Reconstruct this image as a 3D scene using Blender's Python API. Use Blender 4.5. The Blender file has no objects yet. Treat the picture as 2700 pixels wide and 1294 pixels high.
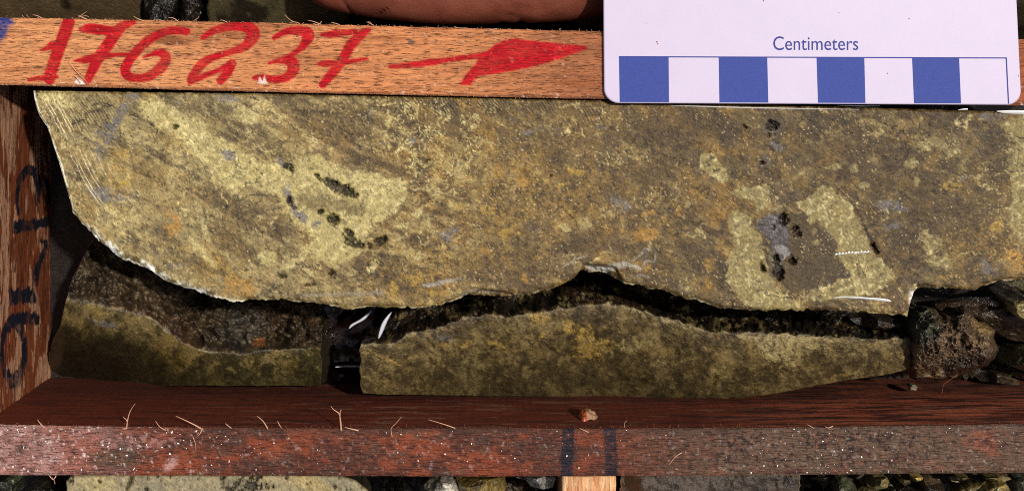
import bpy, math, random
import numpy as np
from mathutils import Vector

# ------------------------------------------------------------------ camera, sky, sun
SC = bpy.context.scene
CM = 0.01                      # authored in centimetres, built in metres
H = 32.0                       # lens height above the rail tops (cm)
F = 4096.0                     # focal length in photo pixels
CX, CY = 1350.0, 150.0         # foot of the vertical under the lens, photo pixels
cam = bpy.data.cameras.new("camera")
cam_o = bpy.data.objects.new("camera", cam)
SC.collection.objects.link(cam_o)
SC.camera = cam_o
cam.sensor_width = 36.0
cam.lens = 36.0 * F / 2700.0
cam_o.location = (0, 0, H * CM)
cam.shift_y = -(647.0 - CY) / 2700.0
cam.clip_start = 0.01
cam.clip_end = 50
cam.dof.use_dof = True
cam.dof.focus_distance = (H + 0.4) * CM
cam.dof.aperture_fstop = 48

SUN = Vector((0.37, 0.21, 0.905)).normalized()
elev = math.asin(SUN.z)
azim = math.atan2(SUN.x, SUN.y)
W = bpy.data.worlds.new("World")
SC.world = W
W.use_nodes = True
nt = W.node_tree
sky = nt.nodes.new("ShaderNodeTexSky")
sky.sky_type = 'NISHITA'
sky.sun_disc = False
sky.sun_elevation = elev
sky.sun_rotation = azim
sky.air_density = 0.7
sky.ozone_density = 0.0
sky.dust_density = 3.0
nt.links.new(sky.outputs[0], nt.nodes["Background"].inputs[0])
nt.nodes["Background"].inputs[1].default_value = 0.085
sl = bpy.data.lights.new("sun", 'SUN')
sl.energy = 3.7
sl.angle = math.radians(2.0)
sl.color = (1.0, 0.935, 0.85)
so = bpy.data.objects.new("sun", sl)
SC.collection.objects.link(so)
so.rotation_euler = SUN.to_track_quat('Z', 'Y').to_euler()
SC.view_settings.view_transform = 'Standard'
SC.view_settings.look = 'None'
SC.view_settings.exposure = -0.12
SC.view_settings.gamma = 1.0
SC.cycles.filter_width = 1.0
SC.cycles.use_denoising = False

# ------------------------------------------------------------------ numeric helpers
def U(px, py, z):
    """point (cm) at height z that lies under photo pixel px,py"""
    k = (H - z) / F
    return (np.asarray(px, float) - CX) * k, -(np.asarray(py, float) - CY) * k

def PX(X, Y, Z):
    k = F / (H - Z)
    return CX + X * k, CY - Y * k

def lin(c):
    c = np.asarray(c, float) / 255.0
    return np.where(c <= 0.04045, c / 12.92, ((c + 0.055) / 1.055) ** 2.4)

def _h(ix, iy, iz, s):
    n = (ix.astype(np.int64) * 374761393 + iy.astype(np.int64) * 668265263 + iz.astype(np.int64) * 2147483647 + s * 1274126177) & 0xffffffff
    n = ((n ^ (n >> 13)) * 1274126177) & 0xffffffff
    n = ((n ^ (n >> 16)) * 2246822519) & 0xffffffff
    n = n ^ (n >> 15)
    return (n & 0xffffff) / float(0xffffff)

def vn2(x, y, s=0):
    """value noise 0..1"""
    xi = np.floor(x); yi = np.floor(y)
    fx = x - xi; fy = y - yi
    fx = fx * fx * (3 - 2 * fx); fy = fy * fy * (3 - 2 * fy)
    z = np.zeros_like(xi)
    a = _h(xi, yi, z, s); b = _h(xi + 1, yi, z, s); c = _h(xi, yi + 1, z, s); d = _h(xi + 1, yi + 1, z, s)
    return (a * (1 - fx) + b * fx) * (1 - fy) + (c * (1 - fx) + d * fx) * fy

def fb(x, y, sc, s=0, oc=4, g=0.55):
    x, y = np.broadcast_arrays(np.asarray(x, float), np.asarray(y, float))
    t = np.zeros(x.shape); a = 1.0; w = 0.0; f = 1.0 / sc
    for o in range(oc):
        c_, s_ = math.cos(0.6 * o + 0.3), math.sin(0.6 * o + 0.3)
        t = t + a * (vn2((x * c_ - y * s_) * f + 17.3 * o, (x * s_ + y * c_) * f - 9.1 * o, s * 31 + o) - 0.5)
        w += a; a *= g; f *= 2.03
    return t / w * 2.2        # about -1..1

def vn3(x, y, z, s=0):
    xi = np.floor(x); yi = np.floor(y); zi = np.floor(z)
    fx = x - xi; fy = y - yi; fz = z - zi
    fx = fx * fx * (3 - 2 * fx); fy = fy * fy * (3 - 2 * fy); fz = fz * fz * (3 - 2 * fz)
    r = 0
    for dx in (0, 1):
        for dy in (0, 1):
            for dz in (0, 1):
                r = r + _h(xi + dx, yi + dy, zi + dz, s) * (fx if dx else 1 - fx) * (fy if dy else 1 - fy) * (fz if dz else 1 - fz)
    return r

def fb3(x, y, z, sc, s=0, oc=4, g=0.55):
    t = 0; a = 1.0; w = 0; f = 1.0 / sc
    for o in range(oc):
        t = t + a * (vn3(x * f + 5.2 * o, y * f - 3.7 * o, z * f + 11 * o, s * 31 + o) - 0.5)
        w += a; a *= g; f *= 2.03
    return t / w * 2.2

def sst(e0, e1, x):
    t = np.clip((x - e0) / (e1 - e0), 0, 1)
    return t * t * (3 - 2 * t)

def ell(x, y, cx, cy, rx, ry, deg=0.0, soft=0.35):
    a = math.radians(deg)
    dx = x - cx; dy = y - cy
    u = (dx * math.cos(a) + dy * math.sin(a)) / rx
    v = (-dx * math.sin(a) + dy * math.cos(a)) / ry
    d = np.sqrt(u * u + v * v)
    return 1 - sst(1 - soft, 1 + soft, d)

def seg_d(x, y, ax, ay, bx, by):
    vx, vy = bx - ax, by - ay
    L = vx * vx + vy * vy + 1e-9
    t = np.clip(((x - ax) * vx + (y - ay) * vy) / L, 0, 1)
    return np.hypot(x - (ax + vx * t), y - (ay + vy * t)), t

def smooth_pts(P, n=6):
    P = [tuple(p) for p in P]
    if len(P) < 3: return P
    Q = [P[0]] + P + [P[-1]]
    out = []
    for i in range(1, len(Q) - 2):
        a, b, c, d = [np.array(Q[j], float) for j in (i - 1, i, i + 1, i + 2)]
        for k in range(n):
            t = k / n
            out.append(tuple(0.5 * ((2 * b) + (-a + c) * t + (2 * a - 5 * b + 4 * c - d) * t * t + (-a + 3 * b - 3 * c + d) * t ** 3)))
    out.append(P[-1])
    return out

def stroke(x, y, pts, soft=2.0, sm=True):
    """pts: (x, y, full width); mask of a brush stroke"""
    if sm: pts = smooth_pts(pts)
    m = np.full(np.shape(x), 1e9)
    for a, b in zip(pts[:-1], pts[1:]):
        d, t = seg_d(x, y, a[0], a[1], b[0], b[1])
        m = np.minimum(m, d - 0.5 * (a[2] * (1 - t) + b[2] * t))
    return 1 - sst(-soft, soft, m)

def poly_sd(x, y, P):
    d = np.full(np.shape(x), 1e9); inside = np.zeros(np.shape(x), bool)
    n = len(P)
    for i in range(n):
        ax, ay = P[i]; bx, by = P[(i + 1) % n]
        dd, _ = seg_d(x, y, ax, ay, bx, by)
        d = np.minimum(d, dd)
        if ay != by:
            c = ((ay > y) != (by > y)) & (x < (bx - ax) * (y - ay) / (by - ay) + ax)
            inside ^= c
    return np.where(inside, -d, d)

def poly(x, y, P, soft=4.0):
    return 1 - sst(-soft, soft, poly_sd(x, y, P))

def wn(X, Y, s=0, q=2.6):
    return _h(np.floor(X / q), np.floor(Y / q), np.floor(X * 0), s) * 2 - 1

def dth(X, Y, m, s=900, k=0.85, sc=13):
    nf = fb(X, Y, sc, s, 4, .75) + .25 * wn(X, Y, s)
    return sst(.36, .64, m + k * nf * .7) * sst(0, .12, m)

def mixc(C, col, m):
    return C * (1 - m[..., None]) + np.asarray(col) * m[..., None]

# ------------------------------------------------------------------ object helpers
def link(o):
    SC.collection.objects.link(o); return o

def setp(o, label=None, cat=None, group=None, kind=None):
    if label: o["label"] = label
    if cat: o["category"] = cat
    if group: o["group"] = group
    if kind: o["kind"] = kind
    return o

def mesh_obj(name, V, faces, mat, parent=None, col=None, att=None, smooth=True, mat2=None, split=None):
    """V (n,3) in cm; faces list or (m,k) array"""
    V = np.asarray(V, float) * CM
    me = bpy.data.meshes.new(name)
    if isinstance(faces, np.ndarray):
        m, k = faces.shape
        me.vertices.add(len(V)); me.vertices.foreach_set("co", V.astype(np.float32).ravel())
        me.loops.add(m * k); me.loops.foreach_set("vertex_index", faces.astype(np.int32).ravel())
        me.polygons.add(m)
        me.polygons.foreach_set("loop_start", np.arange(0, m * k, k, dtype=np.int32))
        me.update(calc_edges=True)
    else:
        me.from_pydata([tuple(v) for v in V], [], faces)
    me.polygons.foreach_set("use_smooth", np.full(len(me.polygons), smooth))
    if col is not None:
        a = me.color_attributes.new("Col", 'FLOAT_COLOR', 'POINT')
        c = np.ones((len(V), 4), np.float32); c[:, :3] = np.clip(col, 0, 1).reshape(-1, 3)
        a.data.foreach_set("color", c.ravel())
    for k_, v_ in (att or {}).items():
        a = me.attributes.new(k_, 'FLOAT', 'POINT')
        a.data.foreach_set("value", np.asarray(v_, np.float32).ravel())
    me.materials.append(mat)
    if mat2 is not None:
        me.materials.append(mat2)
        mi = np.zeros(len(me.polygons), np.int32); mi[split:] = 1
        me.polygons.foreach_set('material_index', mi)
    me.update()
    o = link(bpy.data.objects.new(name, me))
    if parent: o.parent = parent
    return o

def fixn(o):
    import bmesh
    bm = bmesh.new(); bm.from_mesh(o.data); bmesh.ops.recalc_face_normals(bm, faces=bm.faces); bm.to_mesh(o.data); bm.free()

def grid_faces(ny, nx, off=0, flip=False):
    i = np.arange(ny - 1)[:, None] * nx + np.arange(nx - 1)[None, :] + off
    q = np.stack([i, i + nx, i + nx + 1, i + 1], -1).reshape(-1, 4)
    return q[:, ::-1] if flip else q

def empty(name, label, cat, loc=(0, 0, 0), group=None):
    o = link(bpy.data.objects.new(name, None))
    o.empty_display_size = 0.01
    o.location = Vector(loc) * CM
    return setp(o, label, cat, group)

def into(parent, *obs):
    for o in obs:
        o.parent = parent
        o.location = Vector(o.location) - parent.location

def join_tri(parts):
    Vs, Fs, Cs = [], [], []; n = 0
    for p in parts:
        Vs.append(p[0]); Fs += [tuple(i + n for i in f) for f in p[1]]; n += len(p[0])
    return np.concatenate(Vs), Fs

# ------------------------------------------------------------------ materials
def N(nt, t, **k):
    n = nt.nodes.new(t)
    for a, b in k.items():
        if a.startswith('i_'):
            n.inputs[a[2:].replace('_', ' ')].default_value = b
        else: setattr(n, a, b)
    return n

def base_mat(name):
    m = bpy.data.materials.new(name); m.use_nodes = True
    t = m.node_tree
    return m, t, t.nodes["Principled BSDF"]

def coords(t, scale=(1, 1, 1)):
    tc = N(t, "ShaderNodeTexCoord")
    mp = N(t, "ShaderNodeMapping")
    mp.inputs['Scale'].default_value = [s * 100 for s in scale]     # -> centimetres
    t.links.new(tc.outputs['Object'], mp.inputs[0])
    return mp.outputs[0]

def noise(t, vec, scale, detail=3, rough=0.6, dist=0.0):
    n = N(t, "ShaderNodeTexNoise"); n.inputs['Scale'].default_value = scale
    n.inputs['Detail'].default_value = detail; n.inputs['Roughness'].default_value = rough
    n.inputs['Distortion'].default_value = dist
    t.links.new(vec, n.inputs['Vector'])
    return n.outputs[0]

def rng(t, v, a, b, c, d):
    n = N(t, "ShaderNodeMapRange")
    for i, x in zip((1, 2, 3, 4), (a, b, c, d)): n.inputs[i].default_value = x
    t.links.new(v, n.inputs[0]); return n.outputs[0]

def math_(t, op, a, b=None):
    n = N(t, "ShaderNodeMath", operation=op)
    for i, x in enumerate((a, b)):
        if x is None: continue
        if isinstance(x, (int, float)): n.inputs[i].default_value = x
        else: t.links.new(x, n.inputs[i])
    return n.outputs[0]

def mix(t, f, a, b, mode='MIX'):
    n = N(t, "ShaderNodeMix", data_type='RGBA', blend_type=mode)
    for sck, x in ((n.inputs[0], f), (n.inputs[6], a), (n.inputs[7], b)):
        if isinstance(x, (int, float)): sck.default_value = x
        elif isinstance(x, (tuple, list, np.ndarray)): sck.default_value = (*[float(q) for q in x][:3], 1)
        else: t.links.new(x, sck)
    return n.outputs[2]

def attr(t, name):
    n = N(t, "ShaderNodeAttribute"); n.attribute_name = name; return n

def scale_col(t, c, f):
    n = N(t, "ShaderNodeVectorMath", operation='SCALE')
    t.links.new(c, n.inputs[0])
    if isinstance(f, (int, float)): n.inputs['Scale'].default_value = f
    else: t.links.new(f, n.inputs['Scale'])
    return n.outputs[0]

def bump(t, b, hgt, dist, strength=1.0):
    n = N(t, "ShaderNodeBump"); n.inputs['Distance'].default_value = dist * CM
    n.inputs['Strength'].default_value = strength
    t.links.new(hgt, n.inputs['Height']); t.links.new(n.outputs[0], b.inputs['Normal']); return n

def rock_mat(name, grain=0.35, rough=0.42, bdist=0.012, bscale=40, spec=0.5, coat=0.0, fine=24, rough_coat=.12):
    m, t, b = base_mat(name)
    v = coords(t)
    c = attr(t, "Col").outputs['Color']
    n1 = noise(t, v, fine, 3, 0.7)
    n2 = noise(t, v, 9, 4, 0.7)
    f = math_(t, 'MULTIPLY', rng(t, n1, 0.25, 0.75, 1 - grain, 1 + grain), rng(t, n2, 0.3, 0.7, 1 - grain * 0.5, 1 + grain * 0.5))
    t.links.new(scale_col(t, c, f), b.inputs['Base Color'])
    t.links.new(rng(t, n2, 0.3, 0.7, rough - 0.12, rough + 0.15), b.inputs['Roughness'])
    b.inputs['Specular IOR Level'].default_value = spec
    b.inputs['Coat Weight'].default_value = coat
    b.inputs['Coat Roughness'].default_value = rough_coat
    h = math_(t, 'ADD', noise(t, v, bscale, 4, 0.7), math_(t, 'MULTIPLY', noise(t, v, bscale * 0.3, 3, 0.6), 1.2))
    bump(t, b, h, bdist)
    return m

M_cut = rock_mat("sawn_sulphide_rock", grain=0.24, rough=0.42, bdist=0.02, bscale=24, spec=0.4)
M_cut2 = rock_mat("wet_sawn_rock", grain=0.3, rough=0.36, bdist=0.022, bscale=20, spec=0.5)
M_rough = rock_mat("wet_broken_rock", grain=0.5, rough=0.26, rough_coat=.25, bdist=0.06, bscale=12, spec=0.6, coat=0.55, fine=20)

def wood_mat(name, fleck, fleck_col, wet=0.0, bdist=0.01, along='x', fleckdens=0.57, grain=0.22, ink_col=(16, 18, 32), fine_grain=1.0):
    """colour from Col, darker flecks along the grain, masks red / ink"""
    m, t, b = base_mat(name)
    sc = {'x': (1, 12, 12), 'y': (12, 1, 12), 'z': (12, 12, 1)}[along]
    v = coords(t, tuple(q * fine_grain for q in sc))
    vi = coords(t)
    c = attr(t, "Col").outputs['Color']
    g1 = noise(t, v, 1.1, 4, 0.65)
    g2 = noise(t, v, 3.6, 2, 0.55, 0.3)
    f = rng(t, g1, 0.3, 0.7, 1 - grain, 1 + grain)
    fl = rng(t, g2, fleckdens, fleckdens + 0.06, 0.0, fleck)
    c1 = mix(t, fl, scale_col(t, c, f), fleck_col)
    fine = noise(t, vi, 45, 3, 0.7)
    fineF = rng(t, fine, 0.3, 0.7, 0.82, 1.18)
    red = attr(t, "red").outputs['Fac']
    ink = attr(t, "ink").outputs['Fac']
    redc = mix(t, rng(t, g1, 0.35, 0.65, 0, 1), lin((150, 2, 14)), lin((212, 6, 30)))
    redm = math_(t, 'MULTIPLY', red, math_(t, 'MULTIPLY', rng(t, g2, 0.58, 0.70, 1.0, 0.7), rng(t, noise(t, vi, 2.2, 4, .6), .35, .55, .88, 1.0)))
    c2 = mix(t, redm, c1, mix(t, math_(t, 'MULTIPLY', fl, 0.8), redc, lin((120, 10, 14))))
    inkm = math_(t, 'MINIMUM', math_(t, 'MULTIPLY', ink, rng(t, noise(t, v, 2.0, 4, 0.7), 0.52, 0.68, 1.0, 0.55)), 1.0)
    c3 = mix(t, inkm, c2, lin(ink_col))
    t.links.new(scale_col(t, c3, fineF), b.inputs['Base Color'])
    t.links.new(rng(t, fine, 0.3, 0.7, 0.62 - wet * 0.45, 0.75 - wet * 0.40), b.inputs['Roughness'])
    b.inputs['Specular IOR Level'].default_value = 0.25 + 0.5 * wet
    b.inputs['Coat Weight'].default_value = wet * .6
    b.inputs['Coat Roughness'].default_value = 0.08
    h = math_(t, 'SUBTRACT', math_(t, 'ADD', math_(t, 'MULTIPLY', g1, 1.0), math_(t, 'MULTIPLY', fine, 0.8 + wet)), math_(t, 'MULTIPLY', fl, 0.6))
    if wet > 0.2:
        h = math_(t, 'ADD', h, math_(t, 'MULTIPLY', noise(t, vi, 12, 3, 0.6), 1.6))
    bump(t, b, h, bdist)
    return m

M_wood_dry = wood_mat("dry_orange_wood", 0.85, lin((84, 42, 22)), 0.0, 0.016, fleckdens=0.58, grain=0.26, ink_col=(44, 56, 118), fine_grain=1.35)
M_wood_wet = wood_mat("wet_brown_wood", 0.7, lin((44, 20, 12)), 0.35, 0.022)
M_wood_side = wood_mat("damp_side_wood", 0.4, lin((24, 12, 8)), 0.0, 0.03)
M_wood_end = wood_mat("weathered_end_wood", 0.4, lin((46, 24, 14)), 0.1, 0.015, along='y')
M_wood_peg = wood_mat("pale_pine_wood", 0.6, lin((150, 80, 40)), 0.0, 0.01, along='y')

def plain_mat(name, col, rough=0.5, spec=0.5, var=0.0, vs=20, bd=0.0, metallic=0.0, coat=0.0, sub=0.0):
    m, t, b = base_mat(name)
    v = coords(t)
    n = noise(t, v, vs, 4, 0.65)
    if var:
        base = mix(t, 1.0, lin(col), (1, 1, 1), 'MULTIPLY')
        t.links.new(scale_col(t, base, rng(t, n, 0.3, 0.7, 1 - var, 1 + var)), b.inputs['Base Color'])
    else:
        b.inputs['Base Color'].default_value = (*lin(col), 1)
    b.inputs['Roughness'].default_value = rough
    b.inputs['Specular IOR Level'].default_value = spec
    b.inputs['Metallic'].default_value = metallic
    b.inputs['Coat Weight'].default_value = coat
    if sub:
        b.inputs['Subsurface Weight'].default_value = sub
        b.inputs['Subsurface Radius'].default_value = (0.004, 0.0015, 0.001)
        b.inputs['Subsurface Scale'].default_value = 0.5
    if bd: bump(t, b, n, bd)
    return m

M_card = plain_mat("card_plastic", (206, 195, 217), 0.45, 0.3, 0.02, 1.5)
M_print = plain_mat("card_blue_ink", (58, 74, 148), 0.6, 0.2, 0.24, 45)
M_print2 = plain_mat("card_blue_line_ink", (54, 66, 142), 0.6, 0.2)
M_splinter = plain_mat("pale_splinter_wood", (214, 164, 132), 0.6, 0.3, 0.15, 30)
M_fuzz = plain_mat("brown_wood_fibre", (150, 96, 72), 0.6, 0.3, 0.2, 30)
M_nail = plain_mat("finger_nail_keratin", (120, 92, 86), 0.35, 0.5)
M_ground = plain_mat("soil", (92, 78, 58), 0.9, 0.2, 0.3, 2, 0.1)

m, t, b = base_mat("water_film")
b.inputs['Base Color'].default_value = (1, 1, 1, 1)
b.inputs['Transmission Weight'].default_value = 1.0
b.inputs['IOR'].default_value = 1.33
b.inputs['Roughness'].default_value = 0.09
M_water_and_glint = m
m, t, b = base_mat("dark_wet_puddle")
b.inputs['Base Color'].default_value = (*lin((20, 8, 6)), 1)
b.inputs['Roughness'].default_value = 0.06
b.inputs['IOR'].default_value = 1.33
bump(t, b, noise(t, coords(t), 1.6, 2, 0.5), 0.15)
M_puddle = m

m, t, b = base_mat("skin")
v = coords(t)
na = noise(t, v, 1.2, 3, 0.6); nb = noise(t, v, 26, 4, 0.7)
c = mix(t, rng(t, na, 0.3, 0.7, 0, 1), lin((118, 62, 46)), lin((150, 84, 64)))
t.links.new(scale_col(t, c, rng(t, nb, 0.3, 0.7, 0.85, 1.12)), b.inputs['Base Color'])
b.inputs['Roughness'].default_value = 0.5
b.inputs['Subsurface Weight'].default_value = 0.12
b.inputs['Subsurface Radius'].default_value = (0.004, 0.0015, 0.001)
b.inputs['Subsurface Scale'].default_value = 0.6
bump(t, b, nb, 0.012)
M_skin = m

# ------------------------------------------------------------------ ground and tray
def box_faces():
    return [(0, 3, 2, 1), (4, 5, 6, 7), (0, 1, 5, 4), (1, 2, 6, 5), (2, 3, 7, 6), (3, 0, 4, 7)]

FLOOR = -4.7
g = mesh_obj("ground", [(-200, -200, -7), (200, -200, -7), (200, 200, -7), (-200, 200, -7)], [(0, 1, 2, 3)], M_ground)
setp(g, kind="structure")

tray = empty("core_tray", "wooden core tray with red number 176237 and arrow painted on its dividing rail", "core tray", (0, 0, -6.5))

def put(parent, o):
    o.parent = parent
    if parent.type == 'EMPTY':
        o.location = -Vector(parent.location)
    return o

def grid_sheet(A, B, nu, nv):
    pass

def rail(name, px0, px1, top_y, bot_y, mat, paint, step=3.0, zb=FLOOR, label=None, edge_seed=0, side_col=(96, 52, 32), inner_side=-1, inner_paint=None, rough_edge=0.8):
    """a long bar: top_y/bot_y give its far and near edges in photo pixels at z=0; extruded down with real depth"""
    nx = int((px1 - px0) / step) + 1
    xs = np.linspace(px0, px1, nx)
    yt, yb = top_y(xs), bot_y(xs)
    yt = yt + fb(xs, xs * 0, 22, edge_seed, 4) * rough_edge * 1.6
    yb = yb + fb(xs, xs * 0 + 50, 30, edge_seed + 1, 4) * rough_edge * 1.2
    nr = int((yb - yt).mean() / step) + 1
    v = np.linspace(0, 1, nr)
    v = np.concatenate([[0, 0.006], v[1:-1], [0.994, 1]])
    nr = len(v)
    X = np.broadcast_to(xs, (nr, nx)); Y = yt[None] + (yb - yt)[None] * v[:, None]
    edge = np.minimum(v, 1 - v)[:, None] * (yb - yt)[None]
    Z = -0.035 * (1 - sst(0, 6, edge)) + 0.006 * fb(X * 0.25, Y, 9, edge_seed + 5, 3)
    wx, wy = U(X, Y, Z)
    wx0, wy0 = U(X, Y, 0)
    col, red, ink = paint(X, Y)
    # walls down both sides
    sd = []
    deps = np.concatenate([np.linspace(0.004, 0.7, 100), np.linspace(0.72, 1, 10)]) * (zb)
    def wall(k):
        P = np.stack([np.broadcast_to(wx[k], (len(deps), nx)), np.broadcast_to(wy[k], (len(deps), nx)), np.broadcast_to(deps[:, None], (len(deps), nx))], -1).copy()
        P[0, :, 2] = np.minimum(Z[k] - 0.01, deps[0])
        qx, qy = PX(P[..., 0], P[..., 1], P[..., 2])
        P[..., 1] += 0.012 * fb(P[..., 0] * 1.0, P[..., 2] * 6, 1.0, edge_seed + 9, 4)
        return P, qx, qy
    V = [np.stack([wx, wy, Z], -1).reshape(-1, 3)]; Fc = [grid_faces(nr, nx)]; C = [col.reshape(-1, 3)]; R = [red.ravel()]; I = [ink.ravel()]
    n = nr * nx
    for k, flip, inner in ((0, True, inner_side == 0), (-1, False, inner_side == -1)):
        P, qx, qy = wall(k)
        if inner and inner_paint is not None:
            cc, rr, ii = inner_paint(qx, qy, P)
        else:
            cc = np.broadcast_to(lin(side_col), P.shape) * (1 + 0.3 * fb(P[..., 0], P[..., 2] * 5, 1.0, 7)[..., None]); rr = np.zeros(P.shape[:2]); ii = rr
        # join first row to rim
        rim = (np.arange(nx) + (0 if k == 0 else (nr - 1) * nx))
        m_ = len(deps)
        V.append(P.reshape(-1, 3)); Fc.append(grid_faces(m_, nx, n, flip))
        a = rim; b_ = np.arange(nx) + n
        q = np.stack([a[:-1], b_[:-1], b_[1:], a[1:]], -1)
        Fc.append(q[:, ::-1] if flip else q)
        C.append(cc.reshape(-1, 3)); R.append(rr.ravel()); I.append(ii.ravel())
        n += m_ * nx
    o = mesh_obj(name, np.concatenate(V), np.concatenate(Fc), mat, None, np.concatenate(C), {"red": np.concatenate(R), "ink": np.concatenate(I)}, mat2=M_wood_side, split=len(Fc[0]))
    if label: o["label"] = label
    return put(tray, o)

interp = lambda P: (lambda x: np.interp(x, [p[0] for p in P], [p[1] for p in P]))
RT_top = interp([(-200, 42), (0, 47), (300, 52), (700, 61), (1300, 77), (1600, 84), (2700, 104), (2950, 108)])
RT_bot = interp([(-200, 219), (0, 224), (300, 232), (700, 243), (1300, 256), (1600, 262), (2000, 270), (2700, 279), (2950, 283)])
RB_top = interp([(-200, 1112), (0, 1118), (300, 1124), (700, 1128), (1300, 1129), (1900, 1128), (2400, 1122), (2700, 1117), (2950, 1112)])
RB_bot = interp([(-200, 1249), (0, 1251), (700, 1253), (1300, 1255), (1900, 1252), (2700, 1245), (2950, 1243)])

def paint_top(X, Y):
    wx_ = X + 1.6 * fb(X * 0.3, Y, 6, 3, 3); wy_ = Y + 1.2 * fb(X, Y, 12, 4, 3)
    C = np.broadcast_to(lin((206, 134, 84)), X.shape + (3,)).copy()
    C = mixc(C, lin((220, 158, 104)), 0.7 * (1 - sst(100, 900, X)) * (0.6 + 0.4 * fb(X, Y, 80, 5)).clip(0, 1))
    C = mixc(C, lin((150, 92, 60)), 0.8 * sst(1150, 1560, X))  # soft shade beside the card painted into the wood
    C = mixc(C, lin((150, 82, 52)), sst(1600, 1700, X) * 0.8)
    C = mixc(C, lin((150, 84, 46)), 0.6 * sst(0.1, 0.6, fb(X * 0.12, Y, 22, 8)))
    gl = fb(X * .035, Y + 5 * fb(X * .3, Y * .2, 60, 9), 4.5, 10, 3, .7); C = C * (1 - .30 * sst(.1, .5, gl))[..., None]; C = C * (1 + .12 * sst(.1, .5, -gl))[..., None]
    C = mixc(C, lin((120, 70, 40)), 0.7 * ell(X, Y, 460, 108, 40, 10, 5, 0.7))
    for cx, cy, r in ((1084, 112, 9), (762, 157, 9), (340, 150, 4), (1150, 108, 3)):
        C = mixc(C, lin((112, 96, 80)), 0.85 * ell(X, Y, cx, cy, r, r * 0.85))
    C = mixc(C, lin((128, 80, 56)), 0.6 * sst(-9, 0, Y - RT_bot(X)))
    x, y = wx_, wy_
    S = [
        [(181, 60, 34), (166, 100, 34), (146, 155, 32), (130, 207, 32)],
        [(106, 133, 5), (122, 128, 14), (140, 120, 26)],
        [(76, 211, 10), (100, 207, 14), (128, 206, 18), (150, 203, 10)],
        [(214, 78, 14), (240, 76, 28), (285, 82, 26), (300, 80, 24)],
        [(352, 59, 14), (318, 74, 28), (286, 116, 32), (258, 156, 30), (232, 210, 22)],
        [(197, 161, 6), (230, 157, 22), (262, 150, 22), (300, 146, 12), (338, 143, 10)],
        [(492, 84, 20), (470, 81, 22), (437, 84, 22), (397, 103, 24), (358, 138, 26), (332, 176, 28), (334, 197, 26), (358, 206, 22), (397, 200, 26), (430, 172, 30), (437, 150, 26), (424, 140, 22), (401, 144, 12), (378, 152, 6)],
        [(536, 99, 14), (567, 80, 20), (616, 69, 26), (652, 72, 32), (668, 92, 36), (648, 121, 26), (607, 138, 18), (559, 153, 20), (527, 174, 26), (504, 210, 24)],
        [(500, 219, 12), (535, 202, 16), (575, 186, 14), (612, 166, 20)],
        [(616, 168, 16), (600, 190, 26), (582, 213, 22)],
        [(722, 101, 12), (754, 84, 20), (790, 82, 26), (812, 93, 34), (800, 120, 22), (774, 142, 14), (740, 158, 12)],
        [(710, 167, 8), (738, 160, 16), (768, 162, 30), (773, 180, 32), (762, 200, 26), (728, 210, 20), (690, 205, 18), (668, 206, 10)],
        [(850, 92, 12), (880, 90, 20), (915, 86, 16), (935, 84, 14)],
        [(976, 78, 8), (955, 90, 24), (925, 120, 28), (902, 160, 26), (875, 195, 26), (850, 224, 20)],
        [(839, 170, 6), (860, 168, 18), (900, 166, 14), (940, 160, 12), (968, 155, 8)],
        [(1028, 176, 10), (1060, 174, 14), (1120, 167, 18), (1200, 156, 14), (1300, 142, 18)],
    ]
    red = np.zeros(X.shape)
    for s in S: red = np.maximum(red, stroke(x, y, s, 1.8))
    red = np.maximum(red, poly(x, y, [(1305, 118), (1330, 106), (1356, 102), (1420, 110), (1490, 117), (1546, 121), (1548, 130), (1500, 147), (1459, 162), (1390, 180), (1313, 194), (1268, 200), (1252, 212), (1240, 225), (1212, 226), (1220, 208), (1234, 190), (1252, 172), (1261, 152), (1280, 138)], 2.5))
    chip = poly(x, y, [(680, 220), (684, 200), (692, 214), (697, 198), (702, 214), (706, 222)], 2)
    red = red * (1 - chip); C = mixc(C, lin((240, 215, 205)), chip)
    chip = poly(x, y, [(196, 218), (205, 206), (212, 210), (224, 222), (212, 224)], 2)
    red = red * (1 - chip); C = mixc(C, lin((240, 225, 220)), chip)
    # pale specks of torn fibre
    sp = sst(0.62, 0.72, fb(X, Y, 7, 77, 2)) * (0.35 + 0.65 * sst(-16, -4, Y - RT_bot(X)))
    C = mixc(C, lin((244, 220, 200)), 0.7 * sp)
    red = red * (1 - 0.7 * sp)
    ink = poly(x, y, [(-200, 40), (30, 44), (38, 62), (24, 74), (14, 96), (0, 112), (-200, 200)], 8)
    return C, red, ink * (0.75 + 0.4 * sst(-0.4, 0.2, fb(X * 0.3, Y, 6, 61)))

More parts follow.
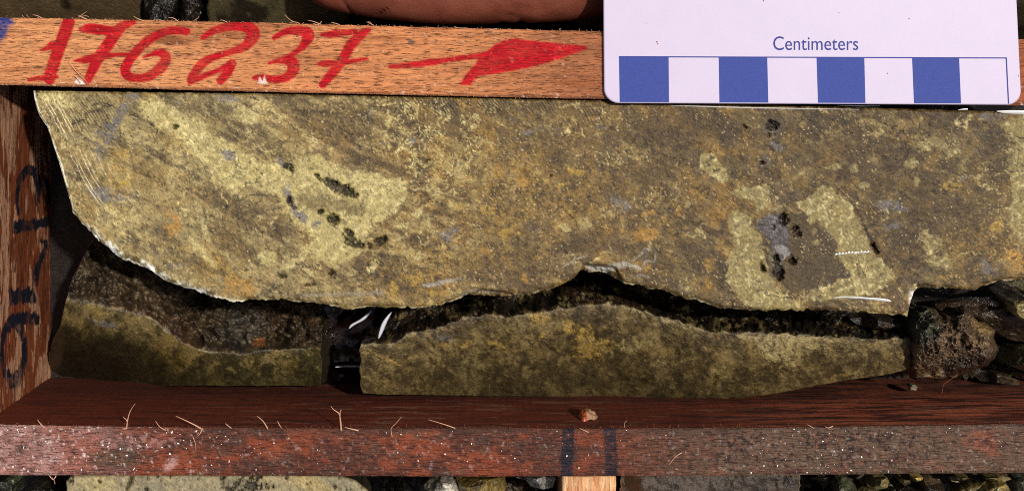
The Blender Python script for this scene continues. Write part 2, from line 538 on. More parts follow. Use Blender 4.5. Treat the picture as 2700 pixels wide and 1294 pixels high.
def paint_bot(X, Y):
    C = np.broadcast_to(lin((88, 44, 24)), X.shape + (3,)).copy()
    n1 = fb(X * 0.6, Y, 60, 11); n2 = fb(X * 0.5, Y, 24, 12); n3 = fb(X, Y, 10, 13, 3)
    C = mixc(C, lin((142, 66, 32)), sst(-0.2, 0.25, n1) * 0.85 * (1 - sst(1450, 1800, X)))
    C = mixc(C, lin((84, 62, 48)), sst(0.05, 0.5, n2) * 0.7)
    C = mixc(C, lin((104, 82, 62)), 0.9 * sst(1560, 2000, X))
    C = mixc(C, lin((138, 76, 50)), 0.7 * sst(0.1, 0.5, n1) * sst(1750, 2000, X))
    C = mixc(C, lin((70, 30, 18)), 0.75 * sst(0.25, 0.6, fb(X * 0.5, Y, 18, 15)) * sst(1700, 1900, X))
    C = mixc(C, lin((84, 70, 50)), 0.8 * ell(X, Y, 300, 1208, 70, 24, 0, 0.5) + 0 * X)
    # pale pinkish sky sheen painted in to the left
    sheen = (1 - sst(60, 460, X + 60 * n1)) * (0.55 + 0.45 * sst(-0.3, 0.3, n2))
    sheen = np.maximum(sheen, 0.8 * ell(X, Y, 340, 1163, 120, 20, 0, 0.6) * sst(-0.4, 0.3, n3))
    sheen = np.maximum(sheen, ell(X, Y, 450, 1222, 22, 12, -50, 0.6))
    C = mixc(C, lin((196, 150, 140)), 0.8 * sheen * (1 - 0.8 * ell(X, Y, 300, 1208, 70, 24, 0, 0.5)))
    C = mixc(C, lin((150, 86, 60)), 0.35 * sst(0.1, 0.5, n3))
    C = mixc(C, lin((56, 30, 20)), .7 * sst(.2, .5, fb(X * .6, Y, 11, 22, 4, .7)))
    C = C * (1 + .22 * wn(X * .5, Y, 23, 3))[..., None]
    C = mixc(C, lin((26, 14, 10)), .85 * sst(.22, .32, fb(X, Y, 10, 24, 3, .7)) * sst(1750, 1950, X) * (1 - .7 * sst(2380, 2560, X)) * (1 - .6 * sst(1215, 1240, Y)))
    sp = sst(0.56, 0.66, fb(X, Y, 8, 21, 2)) * (0.25 + 0.75 * (1 - sst(200, 700, X)))
    C = mixc(C, lin((236, 214, 208)), 0.8 * sp)  # white specks painted for the rail's wet sparkle
    # split in the wood
    cr = stroke(X + 3 * n3, Y, [(904, 1256, 3), (925, 1205, 4), (950, 1165, 4), (985, 1140, 3)], 1.5)
    C = mixc(C, lin((60, 36, 26)), 0.6 * cr)
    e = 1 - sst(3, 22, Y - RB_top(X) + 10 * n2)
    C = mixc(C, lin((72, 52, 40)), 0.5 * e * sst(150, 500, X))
    ink = np.maximum(stroke(X + 2 * n3, Y, [(1498, 1120, 32), (1496, 1190, 32), (1494, 1262, 32)], 3, False), stroke(X + 2 * n3, Y, [(1607, 1120, 33), (1611, 1190, 33), (1613, 1262, 34)], 3, False) * 0.9)
    return C, np.zeros(X.shape), ink * (0.7 + 0.3 * sst(-0.3, 0.1, fb(X, Y, 14, 33)))

def paint_bot_inner(qx, qy, P):
    n1 = fb(P[..., 0], P[..., 2] * 3, 1.1, 41); n2 = fb(P[..., 0] * 1.0, P[..., 2] * 7, 1.0, 42, 4)
    C = np.broadcast_to(lin((104, 42, 20)), P.shape).copy()
    C = mixc(C, lin((160, 84, 56)), 0.9 * sst(1750, 2300, qx + 150 * n1) * sst(-0.2, 0.5, n2 + 0.3))
    C = mixc(C, lin((128, 84, 64)), 0.8 * sst(0.30, 0.36, fb(P[..., 0] * 0.6, P[..., 2] * 3.5, 0.5, 43, 4)) * sst(300, 800, qx))
    C = mixc(C, lin((40, 18, 12)), 0.8 * sst(0.05, 0.3, fb(P[..., 0] * 0.5, P[..., 2] * 5, 0.5, 44, 4)) * sst(1500, 1900, qx))
    C = mixc(C, lin((40, 18, 10)), 0.6 * sst(0.1, 0.6, -n2))
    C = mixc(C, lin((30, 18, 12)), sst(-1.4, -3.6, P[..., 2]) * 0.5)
    z = np.zeros(P.shape[:2])
    return C, z, z

def paint_top_inner(qx, qy, P):
    C = np.broadcast_to(lin((84, 46, 30)), P.shape) * (1 + 0.25 * fb(P[..., 0], P[..., 2] * 5, 1.0, 7)[..., None])
    z = np.zeros(P.shape[:2]); return C, z, z

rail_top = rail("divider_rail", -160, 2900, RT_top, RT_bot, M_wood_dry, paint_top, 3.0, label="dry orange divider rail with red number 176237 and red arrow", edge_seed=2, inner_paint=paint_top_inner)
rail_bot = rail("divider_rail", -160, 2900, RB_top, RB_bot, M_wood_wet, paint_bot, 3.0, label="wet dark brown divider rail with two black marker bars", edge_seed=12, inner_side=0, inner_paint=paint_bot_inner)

# end board on the left, with faded navy lettering on its inner face
XW = (-45 - CX) / F * H
y_hi = U(0, 225, 0)[1] + 0.01; y_lo = U(0, 1119, 0)[1] - 0.01
ny_, nz_ = 300, 170
yy = np.linspace(y_hi, y_lo, ny_); zz = np.linspace(-0.02, FLOOR, nz_)
YY, ZZ = np.meshgrid(yy, zz)
n_ = fb(YY, ZZ * 3, 0.6, 51)
XX = XW + 0.03 * fb(YY, ZZ, 1.0, 52) + 0.015 * fb(YY, ZZ * 8, 0.7, 53)
qx, qy = PX(XX, YY, ZZ)
C = np.broadcast_to(lin((148, 78, 44)), XX.shape + (3,)).copy()
C = mixc(C, lin((214, 160, 124)), 0.95 * sst(0.05, 0.12, fb(YY * 1.0, ZZ * 3.5, 0.9, 54) + 0.25 * sst(700, 250, qy)))
C = mixc(C, lin((104, 50, 26)), 0.8 * sst(0.25, 0.4, fb(YY, ZZ * 3, 0.5, 55)))
C = mixc(C, lin((60, 34, 22)), 0.9 * sst(0.5, 0.6, fb(YY * 1.2, ZZ * 8, 0.5, 56)))
C = C * .66; qxx = qx + 3 * fb(qx, qy * 0.3, 6, 57); qyy = qy + 12 * fb(qx, qy * 0.2, 5, 58, 4, .7)
ink = np.zeros(XX.shape)
for s in ([(47, 568, 6), (45, 505, 10), (60, 462, 18), (84, 450, 26), (98, 474, 18), (99, 530, 12)],
          [(118, 470, 10), (128, 500, 10), (131, 538, 6)],
          [(110, 636, 10), (121, 640, 12), (112, 675, 12), (97, 712, 14), (94, 748, 14)],
          [(36, 836, 14), (60, 838, 30), (88, 842, 34)]):
    ink = np.maximum(ink, stroke(qxx, qyy, s, 2.0))
ink = np.maximum(ink, poly(qxx, qyy, [(32, 583), (130, 573), (132, 597), (33, 618)], 2))
ink = np.maximum(ink, poly(qxx, qyy, [(20, 764), (92, 758), (94, 798), (24, 800)], 2))
e1 = np.hypot((qxx - 36) / 36, (qyy - 925) / 98); e2 = np.hypot((qxx - 34) / 24, (qyy - 925) / 58)
ink = np.maximum(ink, (1 - sst(0.96, 1.04, e1)) * sst(0.96, 1.04, e2))
ew = mesh_obj("end_board", np.concatenate([np.stack([XX, YY, ZZ], -1).reshape(-1, 3),
      [(XW, y_hi, 0), (XW, y_lo, 0), (XW - 1.6, y_lo, 0), (XW - 1.6, y_hi, 0), (XW - 1.6, y_lo, FLOOR), (XW - 1.6, y_hi, FLOOR)]]),
      [tuple(q) for q in grid_faces(nz_, ny_, 0, True)] + [(nz_ * ny_ + k[0], nz_ * ny_ + k[1], nz_ * ny_ + k[2], nz_ * ny_ + k[3]) for k in ((3, 2, 1, 0), (2, 3, 5, 4))],
      M_wood_end, None, np.concatenate([C.reshape(-1, 3), np.tile(lin((200, 140, 100)), (6, 1))]),
      {"red": np.zeros(XX.size + 6), "ink": np.concatenate([(ink * 1.25 * (.55 + .6 * sst(-.3, .2, fb(qx, qy * .3, 9, 59)))).ravel(), np.zeros(6)])})
ew["label"] = "weathered end board with navy marker lettering on its inner face"
put(tray, ew)

# base board under everything
bx0, bx1 = -14, 14.5; by0, by1 = -17.5, 8.5
nx_, ny_ = 200, 180
gx, gy = np.meshgrid(np.linspace(bx0, bx1, nx_), np.linspace(by0, by1, ny_))
Cb = np.broadcast_to(lin((26, 15, 11)), gx.shape + (3,)) * (1 + 0.35 * fb(gx, gy * 5, 1.2, 61)[..., None])
V = np.stack([gx, gy, np.full(gx.shape, FLOOR)], -1).reshape(-1, 3)
bb = mesh_obj("base_board", np.concatenate([V, [(bx0, by0, FLOOR - 1.5), (bx1, by0, FLOOR - 1.5), (bx1, by1, FLOOR - 1.5), (bx0, by1, FLOOR - 1.5)]]),
              [tuple(q) for q in grid_faces(ny_, nx_, 0, True)] + [tuple(i + nx_ * ny_ for i in (3, 2, 1, 0)),
               (nx_ * ny_, nx_ * ny_ + 1, nx_ - 1, 0), (nx_ * ny_ + 2, nx_ * ny_ + 3, (ny_ - 1) * nx_, ny_ * nx_ - 1)],
              M_wood_wet, None, np.concatenate([Cb.reshape(-1, 3), np.tile(lin((60, 34, 24)), (4, 1))]),
              {"red": np.zeros(len(V) + 4), "ink": np.zeros(len(V) + 4)})
put(tray, bb)

# ------------------------------------------------------------------ rock builders
def column_rock(name, xs, yt, yb, zf, colf, zbot, mat, jag=(2, 3), vstep=3.0, prof=None, skirt_col=(70, 58, 40), bevel_col=(150, 130, 100), seed=0, skirt_rough=0.10, nk=12, bevel_w=0.04, rows=None, end_jag=7.0):
    """sawn piece: columns of vertices between a far and a near outline (photo pixels), own height field, broken sides with real depth"""
    nx = len(xs)
    ytv = yt(xs) + jag[0] * fb(xs, xs * 0, 14, seed, 4)
    ybv = yb(xs) + jag[1] * fb(xs, xs * 0 + 70, 16, seed + 1, 5, 0.65)
    ybv = np.maximum(ybv, ytv + 1.0)
    nr = rows or int((ybv - ytv).max() / vstep) + 2
    v = np.linspace(0, 1, nr)[:, None]
    X = np.broadcast_to(xs, (nr, nx)).copy(); Y = ytv[None] + (ybv - ytv)[None] * v
    wl = np.clip(1 - (xs - xs[0]) / 26.0, 0, 1); wr = np.clip(1 - (xs[-1] - xs) / 26.0, 0, 1)
    X = X + end_jag * fb(Y, Y * 0 + 9, 22, seed + 6, 5, .65) * (wl + wr)[None]
    Z = zf(X, Y)
    wx, wy = U(X, Y, Z)
    C = colf(X, Y)
    # rim loop, anticlockwise seen from above: near edge left->right, right edge, far edge, left edge
    idx = np.arange(nr * nx).reshape(nr, nx)
    loop = np.concatenate([idx[-1, :], idx[-2:0:-1, -1], idx[0, ::-1], idx[1:-1, 0]])
    rim = np.stack([wx, wy, Z], -1).reshape(-1, 3)[loop]
    m_ = len(loop)
    def sm(a, k=5):
        r = a.copy()
        for _ in range(k): r = (np.roll(r, 1, 0) + r * 2 + np.roll(r, -1, 0)) / 4
        return r
    s = sm(rim[:, :2], 12)
    tg = np.roll(s, -2, 0) - np.roll(s, 2, 0)
    nn = np.stack([tg[:, 1], -tg[:, 0]], -1); nn /= np.linalg.norm(nn, axis=1)[:, None] + 1e-9
    nn = sm(nn, 6); 
    if prof is None: prof = lambda t_: -0.35 * t_
    V = [np.stack([wx, wy, Z], -1).reshape(-1, 3)]; Fc = [grid_faces(nr, nx)]; CC = [C.reshape(-1, 3)]
    prev = loop; n = nr * nx
    ts = np.concatenate([[0.012, 0.03], np.linspace(0.07, 1, nk)])
    for j, t_ in enumerate(ts):
        zz_ = rim[:, 2] * (1 - t_) + zbot * t_
        off = prof(t_) + (bevel_w if j < 2 else 0)
        r_ = skirt_rough * min(1, t_ * 8) * fb3(rim[:, 0], rim[:, 1], zz_ * 1.0, 0.5, seed + 3, 4)
        P = np.stack([rim[:, 0] + nn[:, 0] * (off + r_), rim[:, 1] + nn[:, 1] * (off + r_), zz_ + 0.4 * r_], -1)
        V.append(P)
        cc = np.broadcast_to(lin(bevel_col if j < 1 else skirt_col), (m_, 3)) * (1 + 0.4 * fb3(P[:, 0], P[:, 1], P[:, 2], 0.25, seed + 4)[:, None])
        CC.append(cc)
        cur = np.arange(m_) + n
        q = np.stack([prev, cur, np.roll(cur, -1), np.roll(prev, -1)], -1)
        Fc.append(q); prev = cur; n += m_
    V.append(P.mean(0)[None]); CC.append(lin(skirt_col)[None])
    Vall = np.concatenate(V); Fq = np.concatenate(Fc)
    faces = np.concatenate([Fq, np.stack([prev, np.full(m_, n), np.full(m_, n), np.roll(prev, -1)], -1)]) if False else Fq
    o = mesh_obj(name, Vall[:-1], faces, mat, None, np.concatenate(CC)[:-1])
    return o

def outline_rock(name, P, z_rim, z_top, z_bot, colf, mat, seed=0, rough=0.12, nth=150, nr=36, bulge=0.9, jag=0.05, facets=0, c=None, under=0.55, tilt=(0, 0)):
    """stone from its own outline (photo pixels): domed, faceted upper side and a narrowing underside"""
    P = np.array(P, float)
    c = np.array(c if c is not None else P.mean(0), float)
    th = np.linspace(0, 2 * np.pi, nth, endpoint=False)
    far = []
    for a in th:
        d = np.array([math.cos(a), math.sin(a)]); best = 1
        for i in range(len(P)):
            p, q = P[i] - c, P[(i + 1) % len(P)] - c
            e = q - p; den = d[0] * e[1] - d[1] * e[0]
            if abs(den) < 1e-9: continue
            t_ = (p[0] * e[1] - p[1] * e[0]) / den; s_ = (p[0] * d[1] - p[1] * d[0]) / den
            if t_ > 0 and -1e-6 <= s_ <= 1 + 1e-6: best = max(best, t_)
        far.append(best)
    far = np.array(far) * (1 + jag * fb(np.cos(th) * 3, np.sin(th) * 3, 0.7, seed, 4))
    rnd = np.random.RandomState(seed)
    rr = np.linspace(0, 1, nr) ** 0.8
    R, T = np.meshgrid(rr, th, indexing='ij')
    X = c[0] + R * far[None] * np.cos(T); Y = c[1] + R * far[None] * np.sin(T)
    hgt = (1 - R ** 4.5) ** bulge
    Zr = z_rim + (z_top - z_rim) * hgt
    if facets:
        size = far.mean()
        for k in range(facets):
            a = rnd.rand() * 2 * np.pi; sl_ = 0.5 + rnd.rand() * 1.3; o_ = (-0.1 + 0.6 * rnd.rand()) * size
            pl = z_top - sl_ * (z_top - z_rim) * ((X - c[0]) * math.cos(a) + (Y - c[1]) * math.sin(a) - o_) / size * 1.3
            Zr = np.minimum(Zr, np.maximum(pl, z_rim - 0.3))
    Zr = Zr + tilt[0] * (X - c[0]) / 128 + tilt[1] * (Y - c[1]) / 128
    nz_ = fb3(X / 128, Y / 128, Zr * 0.6, 0.45, seed + 1, 5, 0.6) + .9 * (.2 - np.abs(fb3(X / 128, Y / 128, Zr * 0.6, 0.28, seed + 8, 4, 0.6)))
    Z = Zr + rough * nz_ * (0.35 + 0.65 * (1 - R ** 4))
    wx, wy = U(X, Y, Z)
    V = [np.stack([wx, wy, Z], -1).reshape(-1, 3)]
    C_ = [colf(X, Y, Z).reshape(-1, 3)]
    rim = V[0].reshape(nr, nth, 3)[-1]
    cc_ = rim.mean(0)
    for t_ in np.linspace(0.12, 1, 9):
        k_ = 1 - (1 - under) * t_ ** 1.5
        Pn = np.stack([cc_[0] + (rim[:, 0] - cc_[0]) * k_, cc_[1] + (rim[:, 1] - cc_[1]) * k_, rim[:, 2] * (1 - t_) + z_bot * t_], -1)
        r_ = 0.6 * rough * fb3(Pn[:, 0], Pn[:, 1], Pn[:, 2], 0.4, seed + 2, 4)
        Pn[:, 0] += r_ * np.cos(th); Pn[:, 1] -= r_ * np.sin(th)
        V.append(Pn); 
        qx_, qy_ = PX(Pn[:, 0], Pn[:, 1], Pn[:, 2])
        C_.append(colf(qx_, qy_, Pn[:, 2]).reshape(-1, 3))
    tot = nr + 9
    i = np.arange(tot - 1)[:, None] * nth; j = np.arange(nth)[None]; j2 = (j + 1) % nth
    q = np.stack([i + j, i + j2, i + nth + j2, i + nth + j], -1).reshape(-1, 4)
    return mesh_obj(name, np.concatenate(V), q[:, ::-1][:, ::-1], mat, None, np.concatenate(C_))

# ------------------------------------------------------------------ the big sawn half core
K = 0.4048
def r5(L, x0, y0): return [(x0 + K * a, y0 + K * b_) for a, b_ in L]

SL_top = interp([(88, 240), (700, 247), (1300, 258), (1600, 265), (2000, 276), (2350, 286), (2700, 296), (2900, 300)])
SL_bot = interp([(88, 241), (90, 262), (95, 280), (105, 306), (125, 336), (140, 385), (160, 440), (170, 480), (185, 525), (192, 558), (215, 588), (250, 620), (270, 642), (300, 668),
                 (330, 687), (370, 700), (400, 715), (425, 735), (470, 755), (510, 763), (545, 778), (570, 785), (620, 795), (650, 790), (700, 788), (780, 795), (850, 800), (890, 808),
                 (925, 815), (960, 809), (1040, 810), (1110, 812), (1150, 805), (1195, 793), (1215, 785), (1232, 777), (1300, 780), (1362, 776), (1402, 774), (1427, 766), (1459, 760), (1483, 748),
                 (1504, 738), (1520, 724), (1536, 712), (1552, 716), (1589, 717), (1609, 724), (1629, 736), (1649, 746), (1686, 754), (1710, 760), (1747, 766), (1775, 775),
                 (1807, 787), (1832, 787), (1864, 799), (1900, 814), (2000, 818), (2081, 818), (2162, 819), (2227, 819), (2283, 823), (2344, 829), (2377, 833), (2392, 834), (2396, 815), (2402, 790),
                 (2409, 768), (2418, 757), (2440, 755), (2500, 760), (2570, 765), (2578, 762), (2590, 752), (2620, 745), (2650, 738), (2700, 737), (2900, 750)])

HOLES = [(2048, 679, 8, 9, 0), (2056, 726, 9, 14, 10), (2089, 686, 9, 8, 0), (2067, 577, 10, 14, 0), (2098, 604, 7, 8, 0), (2108, 619, 6, 6, 0), (2040, 600, 5, 4, 0),(762, 528, 5, 12, 0), (778, 548, 5, 4, 0), (839, 467, 5, 9, -30), (862, 475, 8, 4, 20), (884, 484, 12, 6, 30), (916, 508, 21, 9, 8), (918, 497, 16, 6, 30), (936, 514, 9, 6, 20), (877, 578, 16, 12, 20), (843, 558, 7, 7, 0),
         (920, 614, 13, 7, 35), (914, 634, 7, 8, 0), (930, 642, 9, 6, 20), (948, 647, 9, 8, 0), (744, 728, 9, 5, 10), (875, 721, 8, 5, 0), (878, 735, 5, 4, 0), (752, 440, 10, 3, 40), (762, 444, 8, 4, 40),
         (1002, 632, 18, 5, -25), (975, 645, 8, 6, 0), (811, 752, 10, 3, -10), (2030, 326, 8, 6, 20), (2042, 331, 6, 7, 0), (2030, 358, 5, 4, 0), 
         (2306, 655, 5, 15, -32), (2287, 607, 3, 3, 0), (462, 336, 7, 5, 0), (1965, 336, 4, 5, 0), (2241, 355, 3, 3, 0), (1453, 461, 4, 3, 0), (2012, 705, 5, 12, -20), (2010, 428, 6, 4, 20), (909, 365, 3, 4, -30), (1128, 424, 3, 4, 0), (1303, 790, 4, 2, 0)]

def HOLE_EXTRA(X, Y):
    n = fb(X, Y, 8, 950, 3, .7)
    m = np.zeros(X.shape)
    for cx, cy, rx, ry, a, s in ((885, 492, 44, 16, 30, 1), (765, 440, 26, 12, 30, .8), (877, 578, 22, 17, 20, .9), (925, 635, 40, 18, 30, .9), (1002, 636, 40, 14, -25, .9), (765, 535, 10, 20, -20, .8), (2050, 700, 20, 40, 0, .8), (2064, 585, 18, 18, 0, .8), (2105, 612, 22, 26, 0, .6), (2090, 690, 14, 14, 0, .8), (2036, 335, 28, 22, 0, .8), (875, 725, 16, 14, 0, .6), (744, 728, 16, 10, 0, .7), (1060, 650, 22, 12, 20, .5), (820, 752, 34, 5, -18, .7), (1500, 445, 8, 6, 0, .6)):
        m = np.maximum(m, s * ell(X, Y, cx, cy, rx, ry, a, .7))
    return sst(.55, .75, m * .85 + .45 * n)

def slab_paint(X, Y):
    n0 = fb(X, Y, 30, 101, 4); n1 = fb(X + 900, Y, 30, 102, 4)
    x = X + 9 * n0 + 4 * fb(X, Y, 9, 103, 3); y = Y + 8 * n1 + 4 * fb(X, Y, 9, 104, 3)
    xs_ = X + 3.5 * n0; ys_ = Y + 3.5 * n1
    big = fb(X, Y, 190, 105, 3); med = fb(x, y, 60, 106, 4); sml = fb(x, y, 20, 107, 4); fin = fb(X, Y, 8, 108, 3); vf = fb(X, Y, 5, 118, 2)
    C = np.broadcast_to(lin((158, 141, 98)), X.shape + (3,)).copy()
    C = mixc(C, lin((122, 94, 52)), sst(450, 1250, X + 120 * big))
    C = mixc(C, lin((94, 72, 40)), sst(1500, 2000, X + 150 * big))
    # mottled ochre, gold and olive
    C = mixc(C, lin((154, 122, 64)), 0.5 * sst(0.05, 0.5, med))
    C = mixc(C, lin((92, 74, 44)), 0.6 * sst(0.1, 0.55, -med) * sst(500, 1000, X))
    C = mixc(C, lin((176, 130, 50)), 0.6 * sst(0.15, 0.5, fb(x, y, 70, 109, 4)) * sst(900, 1150, X) * (1 - sst(1850, 2050, X) * 0.7))
    C = mixc(C, lin((128, 112, 84)), 0.4 * sst(0.2, 0.5, fb(x, y, 50, 110, 4)))
    # flow banding, drawn out down to the right
    bu = X * .88 + Y * .47; bv = -X * .47 + Y * .88
    band = fb(bu * .16 + 3 * n1, bv + 10 * n0, 20, 191, 5, .62)
    bm = .35 + .65 * (1 - sst(900, 1500, X + 200 * big))
    C = mixc(C, lin((176, 156, 104)), .6 * sst(.12, .2, band) * bm)
    C = mixc(C, lin((98, 80, 52)), .65 * sst(.12, .2, -band) * bm)
    band2 = fb(X * .2, Y + 6 * n0, 12, 192, 4, .6)
    lowc = ell(X, Y, 1150, 770, 420, 60, -3, .6) + ell(X, Y, 1560, 640, 160, 60, -25, .6)
    C = mixc(C, lin((92, 72, 44)), .5 * sst(.1, .3, band2) * lowc.clip(0, 1)); C = mixc(C, lin((160, 138, 92)), .45 * sst(.15, .3, -band2) * lowc.clip(0, 1))
    # hard-edged grains and clots of several sizes
    k1 = fb(x, y, 26, 193, 5, .68); k2 = fb(X, Y, 13, 194, 4, .7); k3 = fb(x + 500, y, 44, 195, 5, .66)
    dens = .12 + .75 * sst(-.05, .35, fb(X, Y, 150, 111)) * (1 - .4 * sst(1400, 1900, X))
    C = mixc(C, lin((180, 158, 102)), .8 * sst(.22, .28, k1) * dens)
    C = mixc(C, lin((80, 62, 38)), .5 * sst(.24, .3, -k1) * (.3 + .7 * sst(500, 1100, X)))
    C = mixc(C, lin((176, 152, 94)), .6 * sst(.22, .28, k2) * dens); C = mixc(C, lin((62, 47, 28)), .45 * sst(.28, .34, -k2))
    C = mixc(C, lin((112, 90, 54)), .35 * sst(.16, .22, k3)); C = mixc(C, lin((150, 118, 60)), .35 * sst(.18, .24, -k3))
    # pale sulphide
    pale = np.zeros(X.shape)
    def P_(poly_, s=1.0, soft=6): 
        nonlocal pale
        pale = np.maximum(pale, s * poly(x, y, poly_, soft))
    def E_(cx, cy, rx, ry, a=0, s=1.0, soft=0.35):
        nonlocal pale
        pale = np.maximum(pale, s * ell(x, y, cx, cy, rx, ry, a, soft))
    P_([(360, 258), (430, 262), (500, 300), (560, 330), (600, 372), (680, 420), (740, 428), (830, 408), (860, 425), (900, 440), (965, 450), (1030, 465), (1078, 475), (1070, 520), (1054, 556), (1020, 578), (985, 600), (962, 640),
        (957, 668), (935, 685), (880, 702), (826, 683), (794, 660), (828, 626), (796, 612), (768, 590), (754, 552), (735, 520), (680, 500), (620, 470), (560, 455), (500, 400), (440, 350), (385, 330), (365, 290)], 0.72, 14)
    P_([(820, 440), (900, 446), (965, 452), (1078, 477), (1068, 520), (1052, 556), (1010, 560), (960, 530), (880, 500), (800, 470)], 0.95, 8)
    E_(648, 304, 46, 22, 10, .7); E_(150, 262, 60, 22, 10, .6, .6); E_(470, 320, 70, 40, 25, .6, .7); E_(600, 470, 60, 30, 20, .7, .7)
    E_(703, 679, 25, 19, 0, .95, .25); E_(985, 702, 12, 22, 35, .8); E_(1106, 675, 18, 12, 0, .7); E_(1062, 594, 20, 7, -20, .7); E_(1102, 562, 14, 12, -40, .7); E_(1130, 586, 6, 16, 0, .7)
    E_(780, 690, 40, 12, -35, .6); E_(900, 300, 25, 10, 0, .4); E_(530, 660, 10, 55, -38, .75, .5); E_(540, 610, 8, 40, -30, .6, .6); E_(1200, 545, 22, 14, 0, .6)
    P_([(1843, 418), (1852, 405), (1880, 404), (1895, 420), (1908, 440), (1917, 462), (1912, 484), (1898, 486), (1872, 466), (1846, 446)], 1, 3)
    r3 = lambda L: [(1750 + .3725 * p, 380 + .3725 * q) for p, q in L]
    P_(r3([(480, 350), (530, 300), (640, 300), (740, 290), (760, 340), (740, 400), (740, 430), (700, 480), (650, 480), (620, 400), (520, 380)]), .95, 3)
    P_(r3([(740, 450), (860, 418), (875, 440), (800, 468), (750, 472)]), .85, 3)
    P_(r3([(450, 490), (500, 475), (600, 500), (620, 570), (680, 640), (705, 700), (710, 780), (730, 870), (780, 980), (830, 1050), (880, 1100), (1000, 1110), (1000, 1170), (700, 1175), (560, 1130), (470, 1010), (430, 930), (470, 850), (430, 840), (480, 760), (480, 650), (450, 570)]), .95, 3)
    P_(r3([(728, 690), (760, 720), (790, 800), (825, 850), (800, 900), (770, 890), (748, 800)]), .85, 3)
    P_(r3([(920, 400), (1000, 390), (1050, 340), (1130, 300), (1210, 320), (1250, 380), (1330, 450), (1370, 550), (1440, 650), (1470, 740), (1540, 830), (1600, 880), (1650, 940), (1560, 1010), (1480, 1060), (1350, 1080), (1150, 1100), (1000, 1115), (1040, 1040), (1180, 1000), (1300, 950), (1300, 890), (1260, 800), (1220, 720), (1190, 650), (1150, 590), (1080, 530), (1000, 490), (940, 440)]), .95, 3)
    for p, q, rr_, r2_ in ((1050, 540, 34, 30), (1070, 615, 22, 26), (1085, 700, 36, 22), (1215, 155, 40, 16), (1340, 185, 30, 22), (1430, 290, 34, 16), (960, 220, 26, 14), (1380, 430, 20, 20), (1760, 130, 34, 40), (1780, 260, 18, 36), (1840, 30, 50, 40)):
        E_(1750 + .3725 * p, 380 + .3725 * q, .3725 * rr_, .3725 * r2_, 0, .8, .4)
    pass
    E_(2460, 645, 26, 24, 0, .75, .4); E_(2485, 690, 42, 20, 25, .65, .5); E_(2470, 380, 34, 16, 20, .75, .6); E_(2510, 405, 30, 14, -20, .6, .6); E_(2195, 438, 16, 7, 0, .8); E_(2250, 446, 14, 8, 0, .8)
    E_(2400, 430, 20, 12, 0, .5, .6); E_(2640, 528, 12, 10, 0, .7); E_(2540, 440, 14, 26, 40, .6, .6); E_(2280, 488, 14, 7, 0, .7); E_(2410, 480, 8, 12, 0, .6); E_(2340, 520, 60, 10, 20, .3, .6)
    P_([(2635, 330), (2700, 300), (2920, 300), (2920, 660), (2690, 640), (2655, 560), (2670, 500), (2650, 430), (2672, 380)], .8, 14)
    E_(1813, 536, 11, 10, 0, .8); E_(1811, 752, 28, 26, 0, .5, .5); E_(1540, 590, 20, 26, -10, .5, .5); E_(1490, 605, 24, 12, 40, .55, .5); E_(1250, 640, 16, 20, 0, .45, .5); E_(1220, 440, 20, 50, 10, .3, .6)
    # network of pale threads right of the pale mass and at the far right
    xr, yr = x, y
    x = x + 16 * fb(X, Y, 34, 174, 4, .65); y = y + 16 * fb(X, Y, 34, 175, 4, .65)
    cell = np.full(X.shape, 9.0); cell2 = cell.copy()
    cs = 34.0; gx_ = np.floor(x / cs); gy_ = np.floor(y / cs)
    for dx in (-1, 0, 1):
        for dy in (-1, 0, 1):
            a_, b_ = gx_ + dx, gy_ + dy
            px_ = (a_ + _h(a_, b_, a_ * 0, 5)) * cs; py_ = (b_ + _h(a_, b_, a_ * 0, 6)) * cs
            d_ = np.hypot(x - px_, y - py_) / cs
            cell2 = np.minimum(cell2, np.maximum(cell, d_)); cell = np.minimum(cell, d_)
    v1 = np.abs(fb(xr, yr, 42, 171, 5, .62)); v2 = np.abs(fb(xr + 200, yr, 26, 172, 4, .62))
    net = np.maximum(1 - sst(.015, .055, v1), .9 * (1 - sst(.02, .06, v2)))
    net = np.maximum(net, .8 * (1 - sst(.03, .12, cell2 - cell)) * sst(-.1, .2, fb(X, Y, 50, 173)))
    x, y = xr, yr
    netm = np.maximum.reduce([ell(x, y, 1130, 380, 120, 150, -25, .5), 0.8 * ell(x, y, 1010, 300, 120, 50, 15, .5), 0.8 * ell(x, y, 1250, 330, 70, 90, 0, .5), 0.6 * ell(x, y, 2580, 420, 110, 130, 0, .5), 0.45 * ell(x, y, 1560, 300, 160, 40, 0, .5)])
    pale = np.maximum(pale, net * netm * (0.35 + 0.9 * sst(-0.25, 0.25, fb(X, Y, 45, 176, 3))))
    pale = np.where(pale > 0, .35 * pale + .65 * dth(x, y, pale, 910, .55, 16), 0) * (0.9 + 0.25 * fin)
    pcol = lin((184, 168, 112)) + (lin((172, 156, 98)) - lin((200, 184, 120))) * sst(1500, 1900, X)[..., None]
    C = mixc(C, pcol, pale.clip(0, 1))
    C = mixc(C, lin((216, 202, 148)), 0.5 * pale.clip(0, 1) * sst(0.15, 0.55, fb(X, Y, 11, 120, 3)))
    C = mixc(C, lin((150, 132, 70)), 0.5 * pale.clip(0, 1) * sst(0.15, 0.55, -fb(X, Y, 11, 120, 3)))
    w_a = np.abs(fb(X + 25 * n0, Y + 25 * n1, 120, 196, 5, .55)); gate = sst(-.1, .15, fb(X, Y, 140, 197))
    C = mixc(C, lin((198, 180, 124)), .75 * (1 - sst(.012, .04, w_a)) * gate * sst(-.2, .15, fb(X, Y, 22, 200)))
    w_b = np.abs(fb(X + 20 * n1 + 700, Y * 1.2, 150, 198, 5, .55))
    C = mixc(C, lin((58, 44, 28)), .75 * (1 - sst(.008, .028, w_b)) * sst(-.1, .2, fb(X, Y, 110, 199)))
